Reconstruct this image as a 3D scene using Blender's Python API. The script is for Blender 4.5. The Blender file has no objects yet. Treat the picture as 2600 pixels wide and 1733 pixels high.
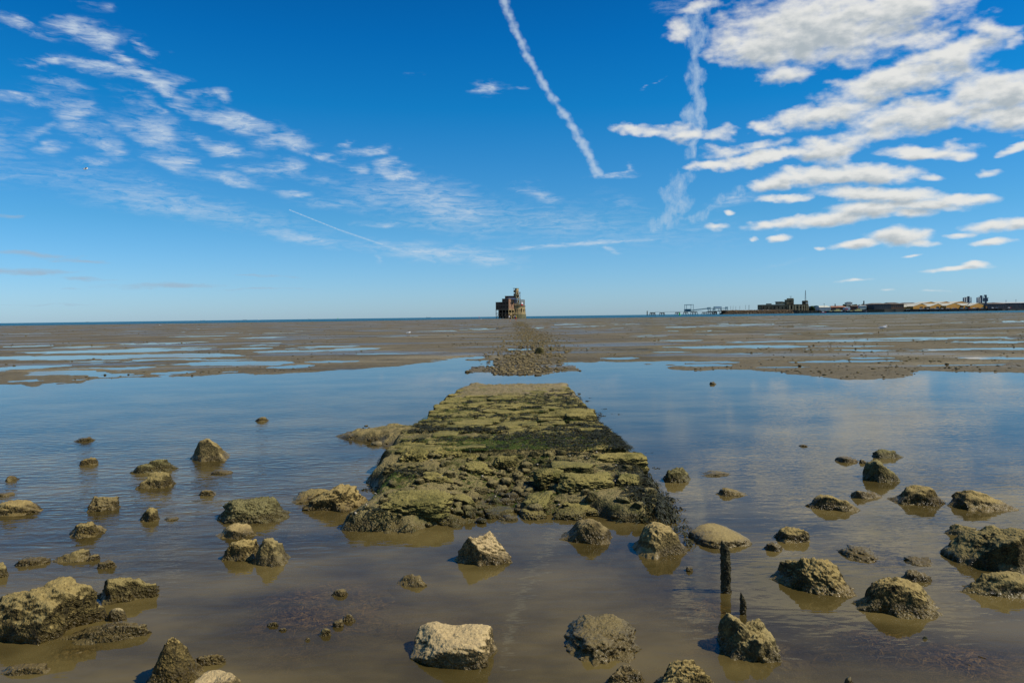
import bpy, math, random
import numpy as np
from mathutils import Vector, Matrix

random.seed(7)
R = math.radians
SC = bpy.context.scene
COL = SC.collection

# ------------------------------------------------------------------ camera
CAM_H = 1.45
FPX = 1991.0                     # focal length in pixels of the 2600 px wide photograph
ROLL = math.atan(0.0131)
PITCH = math.atan(63.5 / FPX)
_cr, _sr, _cp, _sp = math.cos(ROLL), math.sin(ROLL), math.cos(PITCH), math.sin(PITCH)
_R0 = Vector((1, 0, 0)); _F0 = Vector((0, _cp, -_sp)); _U0 = Vector((0, _sp, _cp))
CR = _R0 * _cr - _U0 * _sr
CU = _R0 * _sr + _U0 * _cr
CF = _F0
cam_data = bpy.data.cameras.new("camera")
cam = bpy.data.objects.new("camera", cam_data)
COL.objects.link(cam)
cam.matrix_world = Matrix(((CR.x, CU.x, -CF.x, 0), (CR.y, CU.y, -CF.y, 0),
                           (CR.z, CU.z, -CF.z, CAM_H), (0, 0, 0, 1)))
cam_data.sensor_width = 36.0
cam_data.lens = 36.0 * FPX / 2600.0
cam_data.clip_start = 0.05
cam_data.clip_end = 60000
SC.camera = cam

# ------------------------------------------------------------------ colour management
SC.view_settings.view_transform = 'Standard'
SC.view_settings.look = 'None'
SC.view_settings.gamma = 1.0
SC.view_settings.use_curve_mapping = False
SC.view_settings.exposure = 0.0

# ------------------------------------------------------------------ sun
SUN_AZ = 99.0       # degrees from +Y towards +X
SUN_EL = 47.0
SUN_DIR = Vector((math.sin(R(SUN_AZ)) * math.cos(R(SUN_EL)), math.cos(R(SUN_AZ)) * math.cos(R(SUN_EL)), math.sin(R(SUN_EL))))
sd = bpy.data.lights.new("sun", 'SUN')
sd.energy = 4.3
sd.angle = R(0.5)
sd.color = (1.0, 0.93, 0.80)
sun = bpy.data.objects.new("sun", sd)
COL.objects.link(sun)
sun.rotation_euler = SUN_DIR.to_track_quat('Z', 'Y').to_euler()

# ------------------------------------------------------------------ pixel helpers (places measured in the photograph)
K = 2600.0 / 2352.0              # measurements were taken on a 2352 px wide view
def ray(px, py):                 # native pixel -> world direction
    v = CF * FPX + CR * (px - 1300.0) - CU * (py - 866.5)
    return v.normalized()
def ground(px, py, z=0.0):       # native pixel -> point at height z
    d = ray(px, py)
    t = (z - CAM_H) / d.z
    return Vector((d.x * t, d.y * t, z))
def gd(px, py, z=0.0):           # same, from the 2352 px view
    return ground(px * K, py * K, z)
def onplane(px, py, D):          # native pixel -> (x, z) on the vertical plane y = D
    d = ray(px, py)
    t = D / d.y
    return d.x * t, CAM_H + d.z * t
def azel(px, py):                # 2352-view pixel -> azimuth, elevation in degrees
    d = ray(px * K, py * K)
    return math.degrees(math.atan2(d.x, d.y)), math.degrees(math.asin(d.z))

# ------------------------------------------------------------------ node helpers
class NT:
    def __init__(s, tree): s.t = tree
    def n(s, typ, **kw):
        nd = s.t.nodes.new(typ)
        for k, v in kw.items():
            setattr(nd, k, v)
        return nd
    def put(s, sock, v):
        if v is None: return
        if isinstance(v, bpy.types.NodeSocket): s.t.links.new(v, sock)
        else: sock.default_value = v
    def math(s, op, a, b=None, c=None, clamp=False):
        nd = s.n('ShaderNodeMath', operation=op, use_clamp=clamp)
        s.put(nd.inputs[0], a); s.put(nd.inputs[1], b)
        if c is not None: s.put(nd.inputs[2], c)
        return nd.outputs[0]
    def vm(s, op, a, b=None, c=None):
        nd = s.n('ShaderNodeVectorMath', operation=op)
        s.put(nd.inputs[0], a); s.put(nd.inputs[1], b)
        if c is not None: s.put(nd.inputs[2], c)
        return nd.outputs[1] if op in ('LENGTH', 'DOT_PRODUCT') else nd.outputs[0]
    def scale(s, a, f):
        nd = s.n('ShaderNodeVectorMath', operation='SCALE')
        s.put(nd.inputs[0], a); s.put(nd.inputs['Scale'], f)
        return nd.outputs[0]
    def noise(s, vec, scale, detail=4, rough=0.55, dist=0.0, out=0):
        nd = s.n('ShaderNodeTexNoise')
        s.put(nd.inputs['Vector'], vec)
        nd.inputs['Scale'].default_value = scale
        nd.inputs['Detail'].default_value = detail
        nd.inputs['Roughness'].default_value = rough
        nd.inputs['Distortion'].default_value = dist
        return nd.outputs[out]
    def voro(s, vec, scale, feature='F1', out=0, rnd=1.0):
        nd = s.n('ShaderNodeTexVoronoi', feature=feature)
        s.put(nd.inputs['Vector'], vec)
        nd.inputs['Scale'].default_value = scale
        nd.inputs['Randomness'].default_value = rnd
        return nd.outputs[out]
    def mr(s, v, a, b, c=0.0, d=1.0, smooth=True):
        nd = s.n('ShaderNodeMapRange', interpolation_type='SMOOTHSTEP' if smooth else 'LINEAR')
        s.put(nd.inputs[0], v); s.put(nd.inputs[1], a); s.put(nd.inputs[2], b)
        s.put(nd.inputs[3], c); s.put(nd.inputs[4], d)
        return nd.outputs[0]
    def mix(s, f, a, b, blend='MIX'):
        nd = s.n('ShaderNodeMix', data_type='RGBA', blend_type=blend)
        s.put(nd.inputs[0], f)
        for sock, v in ((nd.inputs[6], a), (nd.inputs[7], b)):
            if isinstance(v, (tuple, list)) and len(v) == 3: v = (*v, 1)
            s.put(sock, v)
        return nd.outputs[2]
    def ramp(s, f, stops):
        nd = s.n('ShaderNodeValToRGB')
        e = nd.color_ramp.elements
        while len(e) < len(stops): e.new(0.5)
        for i, (p, c) in enumerate(stops):
            e[i].position = p; e[i].color = (*c, 1)
        s.put(nd.inputs[0], f)
        return nd.outputs[0]
    def bump(s, h, dist, strength=1.0, normal=None):
        nd = s.n('ShaderNodeBump')
        s.put(nd.inputs['Height'], h)
        nd.inputs['Distance'].default_value = dist
        s.put(nd.inputs['Strength'], strength)
        if normal is not None: s.put(nd.inputs['Normal'], normal)
        return nd.outputs[0]

# ------------------------------------------------------------------ world: blue sky with cumulus, cirrus and contrails
world = bpy.data.worlds.new("World")
SC.world = world
world.use_nodes = True
wt = world.node_tree
wt.nodes.clear()

# clouds in 2352-view pixels: cx, cy, rx, ry, rotation (deg, + = rises to the right), amount
CUMULUS = [
 (1880,68,270,100,4,1.0),(1745,110,130,62,0,1.0),(2060,20,200,56,8,1.0),(2110,88,90,34,5,.8),(1800,165,70,34,0,.72),
 (1550,70,46,30,0,.72),(1610,18,75,14,10,.5),(2262,62,74,32,12,.72),(2320,90,50,14,-15,.5),
 (2060,190,235,44,14,1.0),(2180,128,145,36,12,.95),(1890,262,150,34,10,.95),(2120,262,200,42,8,1.0),(2290,215,140,62,4,1.0),
 (2310,272,120,38,0,1.0),(1757,294,52,17,5,.8),(2000,310,180,30,12,.7),
 (1475,298,85,17,-3,.8),(1572,308,62,26,0,.85),(1640,305,42,20,0,.6),
 (1895,345,85,38,-6,1.0),(1740,362,140,19,8,.95),(1625,380,75,17,5,.9),(1700,340,110,16,10,.6),
 (2130,350,118,19,0,.95),(2215,352,45,14,-8,.8),(2272,398,38,13,0,.75),(2330,338,48,13,10,.85),(2190,335,70,12,0,.55),
 (1895,402,190,26,3,1.0),(2010,398,118,28,0,1.0),(1770,418,75,20,10,.95),(2140,412,32,10,5,.7),
 (2030,448,200,22,-2,1.0),(2210,456,100,17,2,1.0),(1800,453,75,12,3,.9),(2100,470,160,18,0,.9),
 (1900,503,190,20,6,1.0),(1990,482,120,26,4,1.0),(2080,490,75,16,0,.8),(1760,517,58,14,6,.85),
 (2068,545,85,25,0,1.0),(1985,561,80,13,5,.95),(2120,560,40,10,0,.8),
 (2290,520,90,17,4,.95),(2205,541,42,8,3,.85),(2278,557,66,10,3,.85),(2340,512,60,14,0,.8),
 (1792,547,27,9,5,.8),(1738,549,14,6,0,.65),(1655,520,32,10,0,.7),(1878,571,16,5,0,.7),(1690,488,14,7,0,.6),
 (2200,617,88,7,5,.8),(2242,607,42,8,2,.85),(2090,588,30,4,2,.75),(1960,644,52,4,2,.5),(2155,668,40,4,0,.45),(2036,666,26,3,0,.45),
]
CIRRUS = [
 (190,72,80,26,-6,1.0),(120,142,66,9,-4,.8),(245,155,105,17,-9,.9),(365,192,85,26,-28,1.0),(275,126,42,14,-20,.8),
 (493,217,34,11,-3,.8),(530,280,80,22,-14,1.0),(460,262,34,12,0,.7),(352,302,95,38,-22,.8),(165,262,90,34,-30,.65),(45,228,95,12,-18,.6),
 (530,343,60,15,-6,.75),(660,328,64,22,-8,.95),(756,364,32,12,-6,.85),(790,328,18,8,-4,.75),(702,358,15,7,0,.7),
 (650,385,55,18,-6,.7),(400,378,60,18,-14,.75),(130,338,50,13,4,.65),(218,372,38,11,-3,.6),(540,414,84,12,-8,.75),(690,448,48,8,-3,.7),
 (845,346,50,10,5,.7),(822,388,34,10,-2,.75),(910,376,40,14,-6,.85),(925,402,60,14,-8,.85),(870,516,52,7,0,.6),
 (1010,470,190,50,-16,.6),(860,445,80,40,-10,.4),(1240,448,45,18,-25,.5),(1290,510,230,40,-4,.34),(1500,540,190,34,0,.2),
 (420,475,330,28,-10,.45),(690,545,120,16,-8,.6),(1010,580,180,20,-5,.6),(1120,600,70,14,0,.5),
 (1360,558,180,5,3,.85),(1220,567,70,5,2,.6),(1408,572,18,10,-30,.7),(1425,398,52,9,5,.75),(1462,388,14,9,30,.6),(1130,198,42,15,-10,.75),(1198,211,20,5,0,.5),
 (1495,196,18,5,35,.6),(0,38,45,15,-15,.7),(210,10,30,9,0,.4),(950,174,22,5,0,.25),(0,330,60,60,40,.4),(120,400,160,26,0,.35),
 (1800,610,60,5,12,.25),(870,595,12,8,-40,.45),(1190,612,26,12,0,.25),(1560,20,40,24,0,.3),(1690,460,60,14,14,.45),
 (60,70,60,10,-20,.5),(330,110,40,10,-30,.6),(150,190,60,12,-15,.45),(420,250,60,10,-25,.55),(250,340,60,20,-30,.55),(330,250,60,16,-35,.5),(480,330,40,10,-20,.5),
 (600,395,60,12,-10,.5),(740,415,60,10,-6,.45),(960,430,60,22,-18,.6),(1080,500,90,24,-12,.45),(780,470,110,14,-8,.35),(300,440,120,14,-6,.4),(90,300,60,14,30,.45),(1000,520,120,14,-6,.35),
 (560,510,140,12,-10,.4),(640,395,16,8,0,.6),(330,420,120,14,-10,.3),(1440,470,60,18,-20,.25),(1620,520,60,12,10,.25),
]
GREYLOW = [
 (60,583,120,8,-2,.8),(180,600,110,7,-3,.8),(30,495,52,7,-2,.6),(60,624,150,8,-1,.85),(190,640,90,6,-2,.7),(380,655,150,10,1,.8),
 (170,664,60,4,0,.5),(600,632,80,3.5,-2,.6),(640,636,90,4,-2,.45),(600,662,150,4,0,.5),(140,702,180,5,0,.35),(2000,700,160,5,2,.2),
]
# contrails: x0,y0,x1,y1,half width px, amount
TRAILS = [
 (1140,-60,1165,25,11,1.0),(1165,25,1205,115,10,1.0),(1205,115,1262,215,10,1.0),(1262,215,1325,305,10,1.0),(1325,305,1350,350,12,1.0),(1350,350,1374,398,12,.95),
]
OLDTRAILS = [
 (1612,20,1585,190,20,.62),(1585,190,1594,290,17,.75),(1594,290,1585,360,12,.6),(1580,400,1560,440,14,.45),(1565,430,1525,520,20,.5),
 (1560,500,1600,480,12,.35),(1600,480,1700,440,10,.35),(1595,495,1640,470,12,.35),
]
THIN = [(665,482,780,528,1.6,.8),(780,528,880,562,2.4,.6),(880,562,1000,602,3.5,.35)]


# ------------------------------------------------------------------ numpy noise
def _hash(ix, iy, iz, seed):
    h = (ix.astype(np.int64) * 374761393 + iy.astype(np.int64) * 668265263 + iz.astype(np.int64) * 2147483647 + seed * 1274126177) & 0xFFFFFFFF
    h = ((h ^ (h >> 13)) * 1274126177) & 0xFFFFFFFF
    h = ((h ^ (h >> 16)) * 2246822519) & 0xFFFFFFFF
    return ((h ^ (h >> 15)) & 0xFFFFFF) / float(0xFFFFFF)
def vnoise(p, seed=0):                     # p (n,3) -> 0..1
    i = np.floor(p).astype(np.int64); f = p - i
    u = f * f * f * (f * (f * 6 - 15) + 10)
    r = 0
    for dx in (0, 1):
        wx = u[:, 0] if dx else 1 - u[:, 0]
        for dy in (0, 1):
            wy = u[:, 1] if dy else 1 - u[:, 1]
            for dz in (0, 1):
                wz = u[:, 2] if dz else 1 - u[:, 2]
                r = r + wx * wy * wz * _hash(i[:, 0] + dx, i[:, 1] + dy, i[:, 2] + dz, seed)
    return r
def fbm(p, octaves=4, seed=0, gain=0.5, lac=2.03):   # roughly -1..1
    a, s_, tot = 1.0, 0.0, 0.0
    q = p.copy()
    for o in range(octaves):
        s_ = s_ + a * (vnoise(q, seed + o * 17) * 2 - 1); tot += a
        a *= gain; q = q * lac + 11.7
    return s_ / tot * 1.6
def fbm2(x, y, sc, octaves=4, seed=0, gain=0.5, sy=None):
    return fbm(np.stack([x * sc, y * (sc if sy is None else sy), np.full_like(x, seed * 0.37)], 1), octaves, seed, gain)
def sstep(a, b, x):
    t = np.clip((x - a) / (b - a), 0, 1)
    return t * t * (3 - 2 * t)

def blob_field(A, E, blobs, segs=(), base=-1.0, pw=1.0):
    acc = np.full_like(A, base)
    k = 0.12
    for (cx, cy, rx, ry, rot, amt) in blobs:
        a, e = azel(cx, cy)
        c, s_ = math.cos(R(rot)), math.sin(R(rot))
        a1, e1 = azel(cx + rx * c, cy - rx * s_)
        a2, e2 = azel(cx - ry * s_, cy - ry * c)
        lx = math.hypot(a1 - a, e1 - e) * 1.06; ly = math.hypot(a2 - a, e2 - e) * 1.06
        th = math.atan2(e1 - e, a1 - a); ct, st = math.cos(th), math.sin(th)
        m = np.nonzero((np.abs(A - a) < lx * 2.2) & (np.abs(E - e) < max(ly, lx * abs(st)) * 2.2 + ly))[0]
        if not len(m): continue
        dx, dy = A[m] - a, E[m] - e
        u = (dx * ct + dy * st) / lx; v = (-dx * st + dy * ct) / ly
        b = amt * (1 - np.hypot(u, v) ** pw)
        o = acc[m]
        h = np.maximum(k - np.abs(o - b), 0) / k
        acc[m] = np.maximum(o, b) + h ** 3 * k / 6
    for (x0, y0, x1, y1, hw, amt) in segs:
        a0, e0 = azel(x0, y0); a1, e1 = azel(x1, y1)
        w = hw * K / FPX * 57.3 * 1.3
        L = math.hypot(a1 - a0, e1 - e0); ct, st = (a1 - a0) / L, (e1 - e0) / L
        m = np.nonzero((np.abs(A - (a0 + a1) / 2) < L / 2 + 4 * w) & (np.abs(E - (e0 + e1) / 2) < L / 2 + 4 * w))[0]
        if not len(m): continue
        dx, dy = A[m] - (a0 + a1) / 2, E[m] - (e0 + e1) / 2
        u = np.maximum(np.abs(dx * ct + dy * st) - L / 2, 0); v = -dx * st + dy * ct
        acc[m] = np.maximum(acc[m], amt * (1 - np.hypot(u, v) / w))
    return acc

W = NT(wt)
WS = 0.10
def rad(c): return tuple(v / WS for v in c)
tc = W.n('ShaderNodeTexCoord')
D_ = W.vm('NORMALIZE', tc.outputs['Generated'])
sx = W.n('ShaderNodeSeparateXYZ'); wt.links.new(D_, sx.inputs[0])
azr = W.math('MULTIPLY', W.math('ARCTAN2', sx.outputs[0], sx.outputs[1]), 57.29578)
elr = W.math('MULTIPLY', W.math('ARCSINE', sx.outputs[2]), 57.29578)
sky = W.n('ShaderNodeTexSky', sky_type='NISHITA')
sky.sun_disc = False
sky.sun_elevation = R(SUN_EL); sky.sun_rotation = R(SUN_AZ)
sky.altitude = 0; sky.air_density = 1.0; sky.dust_density = 0.3; sky.ozone_density = 3.0
GRADE = W.ramp(W.math('DIVIDE', elr, 60.0, clamp=True),
    [(0.0, (.62, .92, 1.44)), (0.03, (.56, .90, 1.38)), (0.115, (.30, .80, 1.16)), (0.245, (.04, .70, 1.16)), (0.32, (.015, .60, 1.12)), (0.38, (.01, .52, 1.02)), (0.55, (.015, .40, .84)), (1.0, (.02, .32, .74))])
skyc = W.mix(1.0, sky.outputs[0], GRADE, 'MULTIPLY')
# beyond the field the photograph shows, more clouds of the same kind
out_m = W.math('MAXIMUM', W.mr(elr, 24.0, 36.0), W.mr(W.math('ABSOLUTE', azr), 36.0, 46.0))
zz = W.math('ADD', W.math('MAXIMUM', sx.outputs[2], 0.0), 0.12)
cz = W.n('ShaderNodeCombineXYZ')
for i in range(3): wt.links.new(zz, cz.inputs[i])
plane = W.vm('DIVIDE', D_, cz.outputs[0])
gen = W.mr(W.noise(plane, 1.1, 5, 0.55), 0.56, 0.66)
skyc = W.mix(W.math('MULTIPLY', gen, out_m), skyc, (*rad((0.60, 0.62, 0.62)), 1))
bg = W.n('ShaderNodeBackground'); bg.inputs['Strength'].default_value = WS
wt.links.new(skyc, bg.inputs['Color'])
wo = W.n('ShaderNodeOutputWorld'); wt.links.new(bg.outputs[0], wo.inputs['Surface'])

# ------------------------------------------------------------------ general builders
def link(o): COL.objects.link(o); return o
def mesh_np(name, verts, faces, mat=None, smooth=True, parent=None):
    me = bpy.data.meshes.new(name)
    verts = np.asarray(verts, dtype=np.float32)
    if isinstance(faces, np.ndarray):
        n, k = faces.shape
        me.vertices.add(len(verts)); me.vertices.foreach_set('co', verts.ravel())
        me.loops.add(n * k); me.loops.foreach_set('vertex_index', faces.astype(np.int32).ravel())
        me.polygons.add(n)
        me.polygons.foreach_set('loop_start', np.arange(0, n * k, k, dtype=np.int32))
        try: me.polygons.foreach_set('loop_total', np.full(n, k, dtype=np.int32))
        except Exception: pass
        me.update(calc_edges=True)
    else:
        me.from_pydata([tuple(v) for v in verts.tolist()], [], faces)
        me.update()
    me.polygons.foreach_set('use_smooth', np.full(len(me.polygons), smooth, dtype=bool))
    if mat: me.materials.append(mat)
    o = link(bpy.data.objects.new(name, me))
    if parent: o.parent = parent
    return o
def grid_faces(nr, nc):
    i = np.arange(nr - 1)[:, None] * nc + np.arange(nc - 1)[None, :]
    i = i.ravel()
    return np.stack([i, i + 1, i + nc + 1, i + nc], 1)
def add_attr(o, name, vals):
    a = o.data.attributes.new(name, 'FLOAT', 'POINT')
    a.data.foreach_set('value', np.asarray(vals, dtype=np.float32).ravel())
def new_mat(name):
    m = bpy.data.materials.new(name); m.use_nodes = True
    t = m.node_tree; t.nodes.clear()
    return m, NT(t)

# ------------------------------------------------------------------ the clouds: a shell 28 km out carrying cloud fields
def build_clouds():
    az = np.arange(-46, 46.01, 0.11); el = np.concatenate([np.arange(-0.2, 27, 0.10), np.arange(27, 38.1, 0.4)])
    A, E = np.meshgrid(az, el); A = A.ravel(); E = E.ravel()
    Rr = 28000.0
    ca = np.cos(np.radians(E))
    V = np.stack([Rr * ca * np.sin(np.radians(A)), Rr * ca * np.cos(np.radians(A)), Rr * np.sin(np.radians(E)) + CAM_H], 1)
    lk = 0.22 + 0.78 * sstep(0, 16, E)
    def N2(sx_, sy_, oc, sd_): return fbm(np.stack([A * sx_, E * sy_, np.full_like(A, sd_ * 1.3)], 1), oc, sd_)
    # cumulus
    wx = N2(.5, 1.1, 3, 1) * .8 * lk + N2(2.2, 4.5, 3, 2) * .22 * lk
    wy = N2(.5, 1.1, 3, 3) * .30 * lk + N2(2.2, 4.5, 3, 4) * .12 * lk
    Aw, Ew = A + wx, E + wy
    B0 = blob_field(Aw, Ew, CUMULUS, pw=1.7)
    B1 = blob_field(Aw + .12, Ew + .62 * lk + .08, CUMULUS, pw=1.3)
    # cirrus
    wx = N2(.45, 1.2, 5, 11) * 1.5 * lk; wy = N2(.45, 1.2, 5, 12) * .5 * lk
    I0 = blob_field(A + wx, E + wy, [(a, b, c * 1.25, d * 1.35, r, m) for a, b, c, d, r, m in CIRRUS])
    Gd = blob_field(A + N2(.5, 2, 4, 13) * .9, E + N2(.5, 2, 4, 14) * .16, GREYLOW)
    tx, ty = N2(1.9, 1.9, 3, 15) * .06, N2(1.9, 1.9, 3, 16) * .06
    T0 = blob_field(A + tx, E + ty, [], TRAILS)
    ox, oy = N2(.8, .8, 4, 17) * .7, N2(.8, .8, 4, 18) * .7
    O0 = blob_field(A + ox, E + oy, [], OLDTRAILS)
    H0 = blob_field(A, E, [], THIN)
    o = mesh_np('sky', V, grid_faces(len(el), len(az))[:, ::-1])
    o['kind'] = 'structure'
    for nme, v in (('B0', B0), ('B1', B1), ('I0', I0), ('G0', Gd), ('T0', T0), ('O0', O0), ('H0', H0), ('azi', A), ('ele', E)):
        add_attr(o, nme, v)
    m, N = new_mat('cloud_layer')
    def at(nme):
        nd = N.n('ShaderNodeAttribute', attribute_name=nme); return nd.outputs['Fac']
    cb = N.n('ShaderNodeCombineXYZ'); N.put(cb.inputs[0], at('azi')); N.put(cb.inputs[1], at('ele'))
    P = cb.outputs[0]
    Pn = N.vm('MULTIPLY', P, (0.60, 1.15, 1.0))
    b0, b1, i0 = at('B0'), at('B1'), at('I0')
    puff = N.noise(Pn, 1.25, 6, 0.54)
    puffS = N.noise(N.vm('ADD', Pn, (0.08, 0.30, 0)), 1.25, 5, 0.54)
    cd = N.math('MULTIPLY_ADD', N.math('SUBTRACT', puff, 0.5), 1.25, b0)
    cdens = N.math('MULTIPLY', N.mr(cd, -0.02, 0.86), 0.97)
    cs = N.math('MULTIPLY_ADD', N.math('SUBTRACT', puffS, 0.5), 1.7, b1)
    cshade = N.mr(cs, 0.20, 1.20)
    ccol = N.mix(cshade, (0.80, 0.80, 0.77), (0.42, 0.475, 0.51))
    Pi = N.vm('MULTIPLY', P, (0.32, 1.35, 1.0))
    wob = N.vm('MULTIPLY', N.vm('SUBTRACT', N.noise(Pi, 0.9, 4, 0.6, out=1), (.5, .5, .5)), (1.6, 1.2, 0))
    ist = N.noise(N.vm('ADD', Pi, wob), 2.4, 8, 0.68)
    idens = N.mr(N.math('MULTIPLY_ADD', N.math('SUBTRACT', ist, 0.50), 3.0, i0), -0.1, 1.15, 0.0, 0.84, smooth=False)
    idens = N.math('MULTIPLY', idens, N.mr(i0, -0.12, 0.60))
    g0 = at('G0')
    gdens = N.mr(N.math('MULTIPLY_ADD', N.math('SUBTRACT', ist, 0.5), 1.0, g0), 0.0, 0.8, 0.0, 0.75)
    gdens = N.math('MULTIPLY', gdens, N.mr(g0, 0.0, 0.2))
    t0 = at('T0')
    tn = N.voro(P, 2.4)
    tdens = N.mr(N.math('MULTIPLY_ADD', N.math('SUBTRACT', 0.45, tn), 0.7, N.math('MULTIPLY_ADD', N.math('SUBTRACT', puff, 0.5), 1.5, t0)), -0.05, 1.15, 0.0, 0.66)
    tdens = N.math('MULTIPLY', tdens, N.mr(t0, -0.1, 0.25))
    o0 = at('O0')
    on = N.noise(N.vm('MULTIPLY', P, (1.2, 0.7, 1)), 1.6, 6, 0.66)
    odens = N.mr(N.math('MULTIPLY_ADD', N.math('SUBTRACT', on, 0.5), 1.8, o0), 0.0, 0.95, 0.0, 0.72, smooth=False)
    odens = N.math('MULTIPLY', odens, N.mr(o0, -0.05, 0.25))
    hdens = N.mr(at('H0'), 0.0, 0.8, 0.0, 0.55)
    # stack: alpha and colour front to back
    alpha, col = None, None
    for d, c in ((idens, (0.60, 0.69, 0.78)), (gdens, (0.34, 0.45, 0.56)), (odens, (0.50, 0.63, 0.76)),
                 (hdens, (0.60, 0.70, 0.78)), (tdens, (0.56, 0.67, 0.78)), (cdens, ccol)):
        if alpha is None:
            alpha, col = d, N.mix(0.0, c, c); continue
        na = N.math('SUBTRACT', 1.0, N.math('MULTIPLY', N.math('SUBTRACT', 1.0, alpha), N.math('SUBTRACT', 1.0, d)))
        f = N.math('DIVIDE', d, N.math('MAXIMUM', na, 0.001))
        col = N.mix(f, col, c); alpha = na
    em = N.n('ShaderNodeEmission'); N.put(em.inputs['Color'], col); em.inputs['Strength'].default_value = 1.0
    tr = N.n('ShaderNodeBsdfTransparent')
    ms = N.n('ShaderNodeMixShader'); N.put(ms.inputs[0], alpha)
    N.t.links.new(tr.outputs[0], ms.inputs[1]); N.t.links.new(em.outputs[0], ms.inputs[2])
    om = N.n('ShaderNodeOutputMaterial'); N.t.links.new(ms.outputs[0], om.inputs['Surface'])
    m.cycles.emission_sampling = 'NONE'
    o.data.materials.append(m)
    return o
build_clouds()

# ================================================================== TERRAIN AND WATER
F_H = CAM_H * FPX
def hor(px): return 820.0 - 0.0131 * px
# far edge of the channel in front, from the photograph
_edge_px = [(0,886),(150,880),(300,872),(420,868),(540,859),(700,852),(860,842),(960,834),(1060,829),(1110,848),(1160,858),(1250,858),(1290,832),
            (1400,830),(1500,838),(1600,848),(1700,852),(1850,862),(2000,866),(2150,856),(2352,862)]
_eg = [gd(a, b) for a, b in _edge_px]
EDX = np.array([v.x for v in _eg]); EDY = np.array([v.y for v in _eg])
_o = np.argsort(EDX); EDX = EDX[_o]; EDY = EDY[_o]
# named pools on the flats: cx, cy, half width, half height in the 2352 view
POOLS = [(250,806,260,5),(380,815,160,3),(60,843,120,7),(290,845,60,4),(90,820,110,3),(560,800,60,2.5),(600,775,55,1.6),(810,802,55,4),(760,796,60,1.5),(880,812,90,2.2),
 (670,842,50,4),(400,855,50,4),(60,795,60,2),(180,797,70,2),(60,766,60,1.2),(450,772,80,1.2),(640,765,60,1),(1010,760,60,1.2),(930,772,70,1.2),
 (300,868,35,2.5),(1190,802,70,5),(1090,830,50,2),
 (1700,796,180,2.5),(1560,782,60,1.2),(1900,783,260,1.8),(2150,776,200,1.4),(2250,785,160,1.5),(1500,772,50,1),(1950,830,220,2.2),(1800,843,90,1.5),
 (2200,838,140,1.5),(2310,822,90,2),(1620,838,70,2),(1540,808,60,1.2),(1980,795,120,1.4),(1700,812,90,1.2),(2050,768,50,1.2),(1930,770,40,.8),(1630,768,30,.8),(2300,765,60,.8),
 (2000,822,60,1.6),(1420,822,50,2),(1340,800,40,1),(760,830,60,2),(520,826,80,1.4),(220,830,60,1.2)]
_pg = []
for cx, cy, rx, ry in POOLS:
    p = gd(cx, cy); a = gd(cx, cy - ry); b = gd(cx, cy + ry)
    kk = 1.7 if cx > 1300 else 1.0
    _pg.append((p.x, p.y, rx * K / FPX * p.y, max(0.3, kk * (a.y - b.y) / 2)))
_sh = []
for cx, cy, rx, ry in [(720, 1400, 130, 75), (2160, 1480, 210, 60), (1625, 1375, 60, 40), (2010, 1280, 90, 25), (2300, 1530, 120, 50), (1800, 1500, 80, 30), (180, 1500, 120, 30), (1960, 1440, 80, 25)]:
    p = gd(cx, cy); a = gd(cx, cy - ry); b = gd(cx, min(cy + ry, 1560)); _sh.append((p.x, p.y, 1.35 * rx * K / FPX * p.y, 1.4 * (a.y - b.y) / 2))
def track_x(y): return np.interp(y, [20, 47, 100, 230], [.35, 1.1, 1.2, 1.2])
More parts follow.
